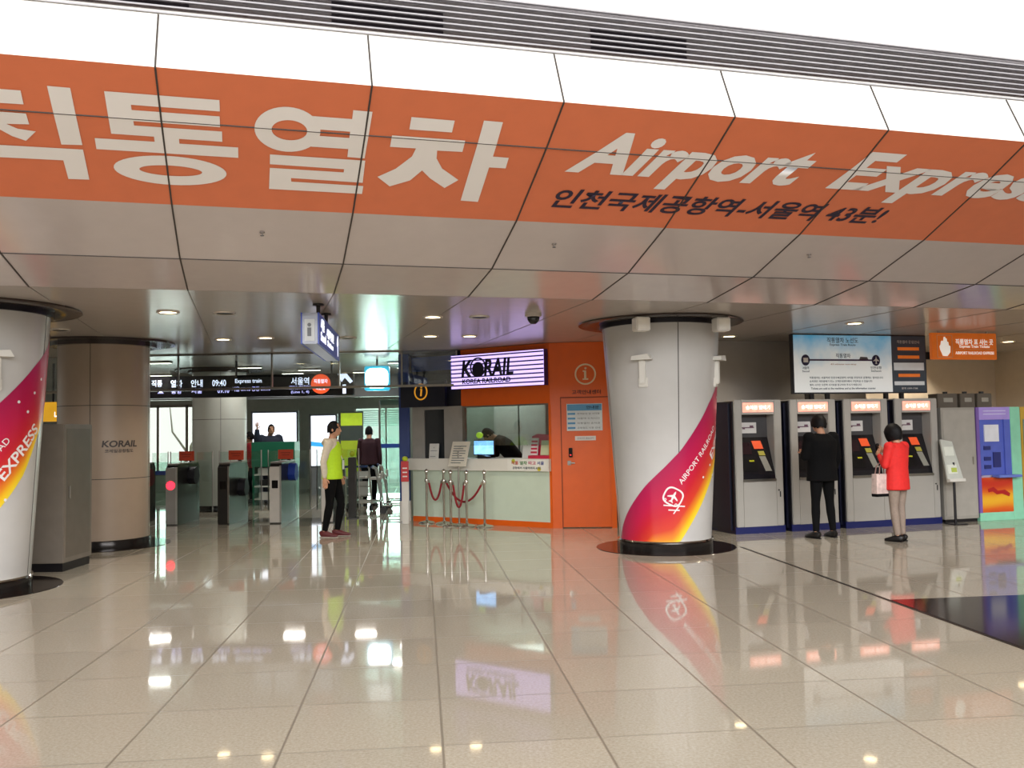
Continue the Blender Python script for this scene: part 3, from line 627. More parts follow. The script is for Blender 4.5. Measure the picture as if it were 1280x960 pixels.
# red notice post between gate area and booth
rp = thing('notice_post', 'white post with a red notice and lime top beside the blue booth post', 'post', (-1.86, 15.74, 0))
B().box(-.06, .06, -.05, .05, 0, .74, .01).done('post', offwhite, rp); B().box(-.065, .065, -.07, -.05, .72, 1.07, .005).done('red_notice', mat('notice_red', '#c32a2a', .4), rp); B().box(-.05, .05, -.05, .03, .74, 1.06).done('backing', offwhite, rp)
b = B(); b.ball((0, -.02, 1.11), (.05, .05, .045)); b.done('lime_top', mat('lime_cap', '#c9dd2a', .4), rp, True)
b = B(); [b.box(-.04, .04, -.073, -.069, .80+i*.07, .82+i*.07) for i in range(3)]; b.done('print', wl, rp)

# ================================================================== TURNSTILES
gdark = mat('gate_dark', '#3a3835', .28, .6); gsil = mat('gate_silver', '#8f8b84', .3, .7)
def gate(x, label, front, led_on, pad):
    t = thing('turnstile', label, 'turnstile', (x, 16.15, 0), 0, 'turnstiles of the train gate')
    b = B()
    prof = [(0, .0), (1.15, 0), (1.15, .98), (1.10, 1.06), (.08, 1.06), (.0, 1.0)]
    b.rings([[(sx, y, z) for y, z in prof] for sx in (-.10, .10)]); b.done('body', gdark, t)
    B().box(-.10, .10, -.012, 0, .02, 1.0, .004).done('front_plate', front, t)
    B().box(.075, .105, -.016, .01, .02, 1.02, .003).done('edge_trim', steel, t)
    B().box(-.105, .105, .05, 1.12, 1.055, 1.085, .01).done('top_plate', gsil, t)
    if led_on: b = B(); b.ringflat(-.01, .70, .075, .002, -.022, -.012, 24); b.done('red_signal', mat('led_red', '#ff2030', .4, emit=4), t)
    else: B().box(-.06, .05, -.018, -.012, .62, .76, .004).done('card_reader', black, t)
    bd_ = B().box(-.14, .14, .74, .755, 1.11, 1.285, .004).done('orange_notice', mat('gate_orange', '#dd4a22', .45), t)
    b = B(); b.box(-.09, .09, .736, .74, 1.22, 1.235); b.box(-.07, .07, .736, .74, 1.18, 1.192); b.done('notice_print', mat('gate_print', '#a83416', .5), bd_)
    b = B(); [b.box(sx-.008, sx+.008, .745, .76, 1.06, 1.12) for sx in (-.1, .1)]; b.done('notice_leg', steel, t)
    for sd in (-1, 1):
        g = B().box(*sorted((sd*.10, sd*.385)), 1.0, 1.01, .16, 1.26).done('glass_wing', glass('gate_glass', (.86, .93, .9)), t)
        b = B(); b.tube([(sd*.392, 1.005, .14), (sd*.392, 1.005, 1.28)], .010, 8); b.done('wing_edge', steel, g)
    if pad:
        zc_, sx = pad[1], .10
        b = B(); b.rings([[(xx, .62+.17*math.cos(a)*(1-.2*(math.sin(a) > 0)), zc_+.16*math.sin(a)) for a in [2*math.pi*i/20 for i in range(20)]] for xx in (sx, sx+.10, sx+.13)]); b.done('side_pad', pad[0], t, True)
    b = B(); b.ball((.0, .98, 1.13), (.05, .05, .055)); b.lathe([(.03, 1.06), (.03, 1.12)], (.0, .98, 0), 12); b.done('sensor_head', dark, t, True)
    return t
padk = mat('pad_black', '#15141a', .55); padb = mat('pad_blue', '#1f3f9e', .5)
gate(-6.86, 'dark turnstile with a dark red side pad, half hidden by the beige column', gsil, False, (mat('pad_red', '#6a1420', .5), .82))
gate(-6.03, 'turnstile with a glowing red signal on its front', gsil, True, (padk, .85))
gate(-5.115, 'turnstile with a plain dark front, right of the red signal one', gdark, False, (padk, .62))
gate(-4.20, 'turnstile with a bright silver front and blue side pad', mat('gate_bright', '#cbc5bb', .35, .2), False, (padb, .88))
gate(-3.29, 'turnstile half hidden behind the man in the lime vest', mat('gate_bright', '#cbc5bb', .35, .2), False, None)
bo = thing('bollard', 'dark slim post with a lime top behind the vest man', 'bollard', (-2.98, 16.95, 0))
B().box(-.07, .07, -.07, .07, 0, 1.12, .01).done('shaft', gdark, bo); b = B(); b.ball((0, 0, 1.19), (.05, .05, .06)); b.done('lime_top', MATS['lime_cap'], bo, True); B().box(-.1, .1, -.1, .1, 0, .02).done('foot', dark, bo)

# luggage trolleys
tr_m = mat('trolley_silver', '#c3c3bd', .3, .6)
def trolley(loc, rz, label, first=[None]):
    if first[0]: return dup(first[0], loc, rz, label)
    t = thing('luggage_trolley', label, 'trolley', loc, rz, 'luggage trolleys by the gate'); first[0] = t
    b = B()
    for x in (-.26, .26): b.tube([(x, -.42, .16), (x, .38, .16), (x*.96, .50, .86), (x*.9, .58, .90)], .018, 8)
    for y in (-.42, -.1, .25): b.tube([(-.26, y, .16), (.26, y, .16)], .014, 8)
    for z in (.32, .5, .68): b.tube([(-.25, .39+(z-.16)*.17, z), (.25, .39+(z-.16)*.17, z)], .014, 8)
    b.done('frame', tr_m, t, True)
    b = B(); b.tube([(-.25, .58, .90), (.25, .58, .90)], .022, 10); b.done('handle', mat('handle_blue', '#28406e', .4), t, True)
    b = B(); b.box(-.22, .22, .40, .62, .66, .70, .01); b.box(-.22, .22, .38, .41, .66, .80, .005); b.done('basket', offwhite, t)
    b = B(); b.box(-.20, .20, .405, .425, .30, .60, .005); b.done('advert_plate', mat('plate_pale', '#d9dad4', .4), t)
    for x, y in ((-.24, -.36), (.24, -.36), (-.24, .36), (.24, .36)):
        b = B(); b.rings([[(x+dx, y+.065*math.cos(a), .065+.065*math.sin(a)) for a in [2*math.pi*i/14 for i in range(14)]] for dx in (-.02, .02)]); b.box(x-.012, x+.012, y-.015, y+.015, .06, .17); b.done('wheel', dark, t)
    return t
trolley((-3.05, 18.75, 0), R(172), 'luggage trolley in front of the person in maroon')
trolley((-2.18, 17.95, 0), R(95), 'luggage trolley nearest the red notice post, seen side on')
trolley((-2.25, 19.2, 0), R(100), 'luggage trolley behind the other two')

# ================================================================== TICKET MACHINES
atm_face = mat('machine_silver', '#b4b1aa', .36, .25, var=.02); navy = mat('machine_navy', '#0c0f26', .4); con = mat('console_black', '#17151a', .2)
def atm(s, label):
    t = thing('ticket_machine', label, 'ticket machine', ST(s, 11.92), R(15.93), 'ticket machines in the right hand row')
    B().box(-.02, .80, .30, 1.0, .0, 1.93).box(-.02, -.001, .03, .31, .0, 1.93).box(.781, .80, .03, .31, 0, 1.93).done('body', mat('machine_side', '#0e0d14', .35), t)
    B().box(-.05, -.02, .10, .95, .05, 1.90).done('side_rail', navy, t)
    b = B(); b.box(0, .125, -.0, .30, .10, 1.95, .01); b.box(.655, .78, 0, .30, .10, 1.95, .01); b.box(.12, .66, 0, .30, 1.735, 1.95); b.box(.12, .66, 0, .30, .10, .76); b.done('front_panel', atm_face, t)
    B().box(-.02, .80, .01, .95, 0, .10).done('plinth', mat('machine_blue', '#151d58', .4), t)
    B().box(.14, .645, -.008, .0, 1.77, 1.905, .003).done('header_sign', mat('header_glow', '#ff9c86', .4, emit=1.0, var=.2, scale=14), t)
    letter('header_lettering', '승차권 발매기', mat('header_white', '#fff4ec', .4, emit=1.4), t, Matrix(), .39, 1.838, -.009, .40, .06, .01)
    B().box(.125, .655, .20, .22, 1.40, 1.735).done('recess_panel', mat('recess_grey', '#4b4a4c', .35, .3), t)
    lb_ = B().box(.14, .47, .192, .20, 1.46, 1.62).done('map_label', mat('label_white', '#d7d5d2', .4), t)
    b = B(); b.box(.19, .43, .188, .192, 1.535, 1.55); b.box(.36, .42, .188, .192, 1.55, 1.575); b.box(.24, .28, .187, .191, 1.52, 1.54); b.done('map_line', mat('map_line', '#6b4a5a', .5), lb_)
    b = B(); b.rings([[(x, y, z) for y, z in ((.20, 1.40), (.015, .86), (.0, .78), (.30, .78), (.30, 1.40))] for x in (.126, .654)]); b.done('console', con, t)
    sl = lambda k, off=0: (.20-.185*k-.008-off, 1.40-.54*k)
    def patch(name, m, x0, x1, k0, k1, th=.01, par=t, sk=0):
        b = B(); y0, z0 = sl(k0); y1, z1 = sl(k1)
        b.rings([[(x0, y0, z0), (x1, y0, z0), (x1, y0+.02, z0), (x0, y0+.02, z0)], [(x0+sk, y1, z1), (x1+sk, y1, z1), (x1+sk, y1+.02, z1), (x0+sk, y1+.02, z1)]]); return b.done(name, m, par)
    sc = patch('screen', mat('screen_dark', '#2a1a1e', .12, emit=.12), .15, .34, .14, .46)
    patch('button_plate', mat('btn_black', '#0b0b0d', .25), .15, .38, .55, .92)
    patch('card_slot', mat('slot_orange', '#e0552a', .4, emit=.35), .37, .52, .10, .32, sk=.025)
    patch('coin_panel', mat('coin_yellow', '#b9b04a', .4), .44, .54, .38, .50, sk=.015); patch('ticket_tray', mat('tray_grey', '#a8a79c', .3, .3), .45, .55, .52, .92, sk=.06)
    patch('guide_light', mat('guide_yellow', '#e8e03a', .4, emit=.6), .27, .35, .62, .66)
    b = B(); b.box(.12, .66, -.025, .02, .755, .79, .006); b.done('sill', steel, t)
    b = B(); b.ringflat(.70, .62, .012, .001, -.006, .002, 12); b.box(.715, .73, -.006, 0, .52, .60); b.done('lock', dark, t)
    return t
a1 = atm(6.76, 'leftmost ticket machine, standing next to the middle column')
for s, lab in ((7.69, 'second ticket machine from the left, behind the person in black'), (8.615, 'third ticket machine from the left, between the two people'), (9.53, 'rightmost ticket machine, behind the person in red')): dup(a1, ST(s, 11.92), R(15.93), lab)

# route board on posts over the machines
rb = thing('route_board', 'wide route map board with a dark timetable side above the ticket machines', 'sign', ST(7.93, 12.15, 1.952), R(15.93))
bw, bz0, bz1 = 2.39, .11, .99
B().box(-.02, bw+.02, .0, .08, bz0-.02, bz1+.015, .005).done('case', mat('board_case', '#2a2a30', .4), rb)
# sky-to-white printed face
def face_mat():
    m = bpy.data.materials.new('map_face'); m.use_nodes = True; nt = m.node_tree; bb = nt.nodes['Principled BSDF']; L = nt.links.new
    tc = nt.nodes.new('ShaderNodeTexCoord'); sx = nt.nodes.new('ShaderNodeSeparateXYZ'); L(tc.outputs['Object'], sx.inputs[0])
    n = nt.nodes.new('ShaderNodeTexNoise'); n.inputs['Scale'].default_value = 2.2; n.inputs['Detail'].default_value = 5; L(tc.outputs['Object'], n.inputs[0])
    a = nt.nodes.new('ShaderNodeMath'); a.operation = 'MULTIPLY_ADD'; L(n.outputs['Fac'], a.inputs[0]); a.inputs[1].default_value = .9; L(sx.outputs[2], a.inputs[2])
    r = nt.nodes.new('ShaderNodeValToRGB'); e = r.color_ramp.elements; e[0].position = .62; e[0].color = lin('#dfe1de'); e[1].position = 1.0; e[1].color = lin('#58a7cf')
    mr = nt.nodes.new('ShaderNodeMath'); mr.operation = 'MULTIPLY'; mr.inputs[1].default_value = .66; L(a.outputs[0], mr.inputs[0]); L(mr.outputs[0], r.inputs[0])
    L(r.outputs[0], bb.inputs['Base Color']); L(r.outputs[0], bb.inputs['Emission Color']); bb.inputs['Emission Strength'].default_value = .28; bb.inputs['Roughness'].default_value = .3
    return m
B().box(0, 1.755, -.006, 0, bz0, bz1).done('map_face', face_mat(), rb)
B().box(1.755, bw, -.006, 0, bz0, bz1).done('timetable_face', mat('timetable_dark', '#3c4650', .35, emit=.1), rb)
pur = mat('route_purple', '#46284e', .5)
b = B(); b.box(.22, 1.46, -.012, -.006, .595, .62); b.done('route_line', pur, rb)
for x in (.20, 1.46): b = B(); b.ringflat(x, .605, .085, .002, -.014, -.006, 28, .85); b.done('station_roundel', mat('roundel_navy', '#231b45', .5), rb)
b = B(); b.prism([(.16, .57), (.24, .57), (.24, .64), (.16, .64)], -.018, -.012); b.done('train_symbol', wl, rb)
b = B(); b.prism([(1.46, .67), (1.47, .63), (1.51, .60), (1.51, .59), (1.47, .60), (1.467, .565), (1.48, .55), (1.44, .55), (1.453, .565), (1.45, .60), (1.41, .59), (1.41, .60), (1.45, .63)], -.018, -.012); b.done('plane_symbol', wl, rb)
b = B(); b.prism([(1.16, .62), (1.32, .62), (1.30, .655), (1.18, .66)], -.012, -.006); b.done('train_drawing', mat('train_grey', '#5f5a5e', .5), rb)
tg = mat('board_ink', '#3a4350', .5)
for s_, x, z, w, h, m in (('직통열차 노선도', .87, .915, .56, .085, tg), ('Express Train Route', .87, .84, .46, .045, tg), ('직통열차', .87, .675, .26, .07, tg), ('43 minutes non-stop', .87, .54, .46, .03, mat('ink_tan', '#b98b66', .5)), ('서울역', .20, .485, .11, .045, tg), ('인천공항', 1.46, .49, .20, .045, tg), ('Seoul', .20, .435, .12, .03, tg), ('Incheon', 1.46, .44, .18, .03, tg),
    ('직통열차는 서울역과 인천국제공항역 사이를 무정차로 운행하는 열차입니다', .92, .335, 1.32, .034, tg), ('승차권은 자동발매기 또는 고객안내센터에서 구입하실 수 있습니다', .82, .28, 1.12, .032, tg), ('열차 시각은 오른쪽 시각표를 참고하여 주시기 바랍니다', .72, .225, .92, .032, tg), ('Tickets are sold at the machines and at the information counter', .86, .17, 1.16, .032, tg),
    ('직통열차 운임안내', 2.07, .90, .42, .05, wl), ('문의 1599-7788', 2.07, .165, .30, .03, wl)): letter('board_lettering', s_, m, rb, Matrix(), x, z, -.008, w, h, .006)
for x, z in ((2.07, .765), (2.07, .635), (2.07, .345)): B().box(x-.20, x+.20, -.012, -.006, z, z+.05).done('orange_bar', mat('bar_orange', '#e0752c', .5, emit=.25), rb)
for z0, z1 in ((.45, .57), (.215, .275)): B().box(1.79, 2.35, -.012, -.006, z0, z1).done('white_field', mat('field_white', '#cfd3d4', .5, emit=.15), rb)
for x in (.32, .60, 1.66, 1.95): B().box(x-.03, x+.03, .02, .07, .0, .13).done('support_post', dark, rb)

# orange hanging sign
og = thing('hanging_sign', 'orange sign with a hand symbol hanging right of the route board', 'sign', ST(9.90, 11.5, 2.525), R(15.93))
B().box(0, 1.20, 0, .06, 0, .405, .006).done('panel', mat('sign_orange', '#e2711f', .4, emit=.18), og)
b = B(); b.prism([(.19, .055), (.27, .05), (.325, .11), (.33, .20), (.30, .215), (.295, .265), (.272, .27), (.268, .315), (.245, .32), (.24, .345), (.218, .34), (.205, .27), (.185, .285), (.165, .275), (.155, .22), (.135, .20), (.145, .15), (.17, .10)], -.008, 0); b.done('hand_symbol', mat('sign_white', '#fff6ee', .5, emit=.35), og)
b = B(); [b.box(*q) for q in ((.09, .37, -.006, 0, .365, .372), (.09, .37, -.006, 0, .03, .037), (.09, .097, -.006, 0, .03, .372), (.363, .37, -.006, 0, .03, .372), (.42, 1.13, -.006, 0, .155, .16))]; b.done('outline', mat('outline_pale', '#f0c09a', .5), og)
for s_, z, w, h in (('직통열차 표 사는 곳', .27, .70, .09), ('Express Train Tickets', .195, .56, .055), ('AIRPORT RAILROAD EXPRESS', .10, .72, .045)): letter('lettering', s_, mat('sign_white', '#fff6ee', .5, emit=.35), og, Matrix(), .78, z, -.004, w, h, .024)
for x in (.15, 1.05): B().tube([(x, .03, .40), (x, .03, ZC-2.525)], .012).done('rod', steel, og)

# grey metal locker block, its boxes, the photo machine and the leaflet stand
gc = thing('metal_locker', 'plain light grey metal locker beside the rightmost ticket machine', 'locker', ST(10.40, 11.95), R(15.93))
B().box(0, .65, 0, .95, .05, 1.80, .006).done('body', mat('locker_grey', '#a7a39a', .4, .2), gc); B().box(.02, .63, .02, .9, 0, .05).done('plinth', dark, gc)
b = B(); b.box(.03, .62, -.008, 0, .10, 1.76, .003); b.done('door', mat('locker_door', '#b0aca3', .38, .2), gc); B().box(.56, .58, -.02, -.006, .9, 1.02, .004).done('handle', steel, gc)
for i, (s, w, lab) in enumerate(((10.78, .40, 'leftmost and widest grey meter box on top of the metal locker'), (11.23, .30, 'middle grey meter box on top of the locker and photo machine'), (11.57, .30, 'rightmost grey meter box, on top of the photo machine'))):
    t = thing('meter_box', lab, 'box', ST(s, 12.45, 1.80), R(15.93), 'grey meter boxes on the right')
    B().box(0, w, 0, .22, 0, .24, .008).done('case', mat('meter_grey', '#6e675c', .4, .2), t); B().box(w*.3, w*.75, -.006, 0, .10, .17).done('label_plate', mat('meter_label', '#a9a699', .5), t); B().tube([(w*.6, .1, .24), (w*.6, .1, .275)], .04, 12).done('knob', dark, t)
pm = thing('photo_machine', 'purple and orange vending machine with mint green edges at the right', 'vending machine', ST(11.06, 11.95), R(15.93))
mn = mat('mint_edge', '#8fd6b4', .35)
B().box(0, .86, .04, .95, .0, 1.80, .006).done('body', mat('photo_body', '#b7b2c6', .4), pm)
b = B(); b.box(.0, .06, -.01, .06, .06, 1.80, .004); b.done('left_strip', ramp_mat('strip', [(0, '#7b5fa8'), (1, '#e0902a')]), pm)
b = B(); b.box(.66, .86, -.015, .06, 0, 1.80, .006); b.box(0, .86, -.012, .06, 0, .13, .004); b.done('mint_edge', mn, pm)
B().box(.06, .66, -.008, .05, 1.60, 1.80).done('header', mat('photo_header', '#9a86c8', .4, emit=.15), pm)
b = B(); b.box(.06, .12, -.008, .05, .72, 1.60); b.box(.54, .66, -.008, .05, .72, 1.60); b.box(.12, .54, .02, .05, .72, 1.60); b.done('violet_panel', mat('photo_violet', '#5160b4', .35, emit=.1), pm)
B().box(.16, .44, .0, .02, 1.25, 1.52).done('white_notice', mat('photo_notice', '#e6e8ee', .4), pm)
b = B(); [b.box(.14, .27, .0, .02, z, z+.06) for z in (.82, .95, 1.12)]; b.box(.32, .46, .0, .02, .84, 1.08); b.done('slot', mat('photo_slot', '#2b3273', .3), pm)
B().box(.28, .74, -.14, .02, .68, .72, .01).done('shelf', mat('photo_shelf', '#6f83cf', .35), pm)
def poster_mat():
    m = bpy.data.materials.new('photo_poster'); m.use_nodes = True; nt = m.node_tree; bb = nt.nodes['Principled BSDF']; L = nt.links.new
    tc = nt.nodes.new('ShaderNodeTexCoord'); w = nt.nodes.new('ShaderNodeTexWave'); w.inputs['Scale'].default_value = .55; w.inputs['Distortion'].default_value = 4; w.bands_direction = 'Z'; L(tc.outputs['Object'], w.inputs[0])
    r = nt.nodes.new('ShaderNodeValToRGB'); e = r.color_ramp.elements; e[0].color = lin('#c8321c'); e[1].color = lin('#f0b52c'); x = e.new(.5); x.color = lin('#e06a1e'); L(w.outputs['Fac'], r.inputs[0]); L(r.outputs[0], bb.inputs['Base Color']); bb.inputs['Roughness'].default_value = .35
    return m
B().box(.06, .66, -.008, .05, .13, .68).done('poster', poster_mat(), pm)
b = B(); b.prism([(.17, .50), (.28, .53), (.36, .47), (.50, .48), (.60, .42), (.58, .37), (.44, .42), (.34, .41), (.26, .46), (.18, .45)], -.014, -.008); b.done('poster_ribbon', mat('poster_red', '#b01c1e', .4), pm)
for z in (1.68, 1.73): B().box(.14, .58, -.011, -.008, z, z+.018).done('header_stripe', mat('photo_letter', '#c9c2e8', .4), pm)
# yellow machine just past the photo machine
ym = thing('yellow_machine', 'yellow machine cut by the right edge of the picture', 'vending machine', ST(11.98, 12.0), R(15.93))
B().box(0, .8, 0, .9, 0, 1.80, .01).done('body', mat('ym_body', '#c9a13c', .4), ym); B().box(.05, .75, -.01, .0, .9, 1.6).done('panel', mat('ym_panel', '#7b8f84', .35), ym); B().box(.05, .75, -.01, 0, .1, .8).done('lower_panel', mat('ym_low', '#b98c34', .4), ym)
ls = thing('leaflet_stand', 'leaflet stand with pale display board in front of the metal locker', 'stand', ST(10.42, 11.70), R(15.93))
b = B(); b.tube([(0, .05, 0), (0, .05, .95)], .02); b.box(-.12, .12, -.07, .17, 0, .015); b.done('pole', dark, ls)
Mls = Matrix.Translation((-.16, 0, .68)) @ Matrix.Rotation(R(-12), 4, 'X')
b = B(Mls); b.prism([(0, 0), (.29, 0), (.21, .60), (.0, .64)], -.01, .02); b.done('display_board', mat('display_pale', '#c9ccc2', .35), ls)
for z0, z1 in ((.10, .24), (.38, .52)): B(Mls).box(.03, .20, -.016, -.009, z0, z1).done('leaflet', mat('leaflet_pale', '#e4e8dc', .4), ls)
b = B(Mls); b.box(.09, .19, -.02, -.015, .12, .19); b.done('leaflet_print', mat('leaflet_lime', '#b9c95a', .4), ls)
b = B(Mls); b.box(0, .29, -.05, .02, -.03, .015); b.done('tray', offwhite, ls)

# ================================================================== WALLS
wg = mat('wall_grey', '#b3ada6', .5, var=.03)
struct(B(MBEAM).box(6.05, 10.1, 13.35, 13.5, 0, ZC).done('wall_right', wg))
struct(B(MBEAM).box(8.9-.0, 9.0, 13.34, 13.352, 0, ZC).done('trim_9', MATS['seam_grey']))
struct(B(MBEAM).box(10.0, 10.1, 13.5, 15.2, 0, ZC).done('wall_return', wg)); struct(B(MBEAM).box(10.0, 14.6, 15.1, 15.25, 0, ZC).done('wall_back_right', mat('wall_beige', '#d6c9b6', .45, var=.03)))
struct(B(MBEAM).box(14.5, 14.65, 9.5, 15.2, 0, ZC).done('wall_end', MATS['wall_beige']))
struct(B(MBEAM).box(10.1, 14.5, 15.06, 15.1, 2.82, ZC).done('trim_10', dark))

# ================================================================== FAR ROOM
wf = mat('far_wall', '#b6b9b2', .5)
YF = 26
b = B(); b.box(-30, -10.6, YF, YF+.2, 0, ZC); b.box(-10.6, -8.7, YF, YF+.2, 2.45, ZC); b.box(-10.6, -8.7, YF, YF+.2, 0, .45); b.box(-8.7, -4.5, YF, YF+.2, 0, ZC); b.box(-4.5, -2.7, YF, YF+.2, 2.25, ZC); b.box(-2.7, 3, YF, YF+.2, 0, ZC); struct(b.done('wall_far', wf))
struct(B().box(-4.5, -2.7, YF+.02, YF+.03, 0, 2.25).done('window_4', glass('mint_glass', (.80, .93, .88), .6)))
b = B(); [b.box(-4.5, -2.7, YF+.06, YF+.08, 1.75+.06*i, 1.785+.06*i) for i in range(8)]; [b.box(x-.025, x+.025, YF-.02, YF+.06, 0, 2.25) for x in (-4.48, -3.6, -2.72)]; struct(b.done('trim_12', mat('blind_white', '#e4e8e4', .5)))
b = B(); [b.box(*q) for q in ((-10.6, -8.7, YF-.03, YF+.05, 2.38, 2.46), (-10.6, -8.7, YF-.03, YF+.05, .45, .52), (-10.12, -10.05, YF-.03, YF+.05, .45, 2.45), (-9.30, -9.22, YF-.03, YF+.05, .45, 2.45), (-8.76, -8.7, YF-.03, YF+.05, .45, 2.45))]; struct(b.done('trim_11', MATS['frame_steel']))
struct(B().box(-10.6, -8.7, YF+.02, YF+.03, .5, 2.4).done('window_3', glass('out_glass', (.95, 1, .97))))
struct(B().box(-30, -29.8, 12, YF, 0, ZC).done('wall_left', wf))
tb = thing('bare_tree', 'bare branched tree outside the bright left window', 'tree', (-10.6, 29, -.2))
b = B(); b.tube([(0, 0, 0), (.3, 0, 1.2), (.9, .1, 2.4), (1.3, .1, 3.6)], [.09, .08, .05, .02], 8); b.done('trunk', mat('bark', '#a6a294', .8), tb, True)
for q in (((.3, 0, 1.2), (-.2, 0, 1.9), (-.3, 0, 2.9)), ((.5, 0, 1.6), (1.1, 0, 2.0), (1.9, 0, 2.5)), ((.9, .1, 2.3), (.5, 0, 2.8), (.4, 0, 3.4)), ((.2, 0, .9), (.9, 0, 1.3), (1.8, 0, 1.6))): b = B(); b.tube(q, [.04, .03, .012], 6); b.done('branch', MATS['bark'], tb, True)
# glass screen with a blue rail (left) and (right of the trolleys)
def screen(x0, x1, y, label, posts, h=2.2, zb=.98):
    t = thing('glass_screen', label, 'screen', ((x0+x1)/2, y, 0)); w = (x1-x0)/2
    B().box(-w, w, -.006, .006, .05, h).done('glass', glass('mint_glass', (.80, .93, .88), .6), t)
    B().box(-w, w, -.03, .0, zb, zb+.09).done('blue_rail', mat('rail_blue', '#2b4fae', .4), t)
    for i in range(posts): x = -w+2*w*i/(posts-1); B().box(x-.02, x+.02, -.02, .02, 0, h).done('post', fr, t)
    return t
screen(-9.6, -6.95, 20.2, 'glass screen with a blue rail in front of the bright left window', 3, 1.0, .72)
screen(-3.0, -1.98, 20.6, 'tall glass screen with a blue rail behind the trolleys', 3, 2.3, 1.22)
# billboards
def billboard(x, y, w, z0, z1, label, wave):
    t = thing('lit_billboard', label, 'billboard', (x, y, 0)); B().box(-w/2-.05, w/2+.05, .0, .12, z0-.05, z1+.05).done('case', mat('bb_case', '#6b6e72', .4), t)
    B().box(-w/2, w/2, -.01, 0, z0, z1).done('light_face', mat('bb_white', '#eef4ff', .4, emit=1.6, var=.02), t)
    B().box(-w/2, w/2, .02, .1, 0, z0-.05).done('stand', mat('bb_stand', '#8b8f92', .4), t)
    if wave:
        b = B(); b.prism([(-w/2, z0+.62), (0, z0+.58), (w/2, z0+.42), (w/2, z0+.30), (0, z0+.47), (-w/2, z0+.50)], -.016, -.01); b.done('blue_wave', mat('bb_blue', '#3a9fe0', .4, emit=.9), t)
        letter('lettering', '인천국제공항 안내', mat('bb_grey', '#9aa6c8', .5, emit=.5), t, Matrix(), 0, z1-.25, -.012, w*.7, .07, .01)
    else: letter('lettering', '공항철도', mat('bb_red', '#d86a7a', .5, emit=.5), t, Matrix(), w*.28, z0+.35, -.012, w*.22, .12, .01)
billboard(-6.15, 23.6, 1.12, .95, 2.12, 'large white lit billboard behind the green counter', False)
billboard(-4.85, 23.4, .62, .75, 2.02, 'narrow lit billboard with a blue wave, left of the vest man', True)
lc = thing('advert_panel', 'lime green advert panel behind the vest man', 'panel', (-3.95, 22.6, 0))
B().box(-.32, .25, 0, .08, .0, 2.1, .01).done('case', mat('advert_grey', '#54605c', .4), lc); B().box(-.30, .23, -.01, 0, 1.75, 2.06).done('lime_top_face', mat('lime_face', '#b4d12e', .4, emit=.45), lc); B().box(-.30, .12, -.01, 0, .5, 1.38).done('lime_low_face', mat('lime_face2', '#a3b82c', .4, emit=.3), lc)
gcn = thing('green_counter', 'dark green display counter beyond the turnstiles', 'counter', (-5.33, 20.3, 0))
gm = mat('counter_green', '#0f6a4e', .4); B().box(-.48, .48, 0, .5, .85, 1.40, .01).done('panel', gm, gcn); b = B(); [b.box(x-.02, x+.02, .05, .45, 0, .86) for x in (-.45, .45)]; b.done('leg', gm, gcn)
b = B(); [b.box(-.43, .43, .05, .45, z, z+.03) for z in (.12, .40, .66)]; b.done('shelf', offwhite, gcn)
for i, (x, z, w, m) in enumerate(((-.22, .69, .3, offwhite), (.15, .69, .28, dark), (-.15, .43, .35, dark), (.2, .43, .3, offwhite), (-.2, .15, .3, offwhite), (.16, .15, .3, dark))):
    tag(B(Matrix.Translation((-5.33, 20.3, 0))).box(x-w/2, x+w/2, .12, .38, z, z+.13, .01).done('storage_box', m), ('pale box on the top shelf of the green counter', 'black box on the top shelf of the green counter', 'black box on the middle shelf of the green counter', 'pale box on the middle shelf of the green counter', 'pale box on the bottom shelf of the green counter', 'black box on the bottom shelf of the green counter')[i], 'box', 'boxes under the green counter')
# far dark lintel and light strips
struct(B().box(-9, -1.95, 21.6, 21.8, 2.42, ZC).done('wall_lintel', mat('lintel_dark', '#6a6b6b', .35)))
sl_m = mat('strip_glow', '#fff6e2', .4, emit=4)
for i, (x, y) in enumerate(((-6.6, 17.0), (-5.35, 18.6), (-4.35, 19.6), (-4.95, 20.6), (-3.35, 20.6), (-2.2, 18.0), (-2.2, 19.4), (-7.9, 20.5))):
    lab = ['strip light over the LED board, nearest the beige column', 'strip light behind the header glass, above the LED board text', 'strip light behind the header glass, nearest the orange roundel', 'small far strip light behind the header glass, above the green counter', 'far strip light between the LED board end and the glowing globe sign', 'near strip light right of the glowing globe sign', 'farther strip light right of the glowing globe sign', 'far strip light at the left, seen above the bright window'][i]
    t = thing('strip_light', lab, 'ceiling light', (x, y, ZC), 0, 'strip lights past the header glass')
    B().box(-.25, .25, -.07, .07, -.03, 0).done('housing', fr, t); B().box(-.23, .23, -.055, .055, -.036, -.028).done('diffuser', sl_m, t)
    l = bpy.data.lights.new('strip_lamp', 'AREA'); l.shape = 'RECTANGLE'; l.size = .45; l.size_y = .1; l.energy = 10; l.color = (1, .96, .9); o = bpy.data.objects.new('strip_lamp', l); COL.objects.link(o); o.parent = t; o.location = (0, 0, -.05)

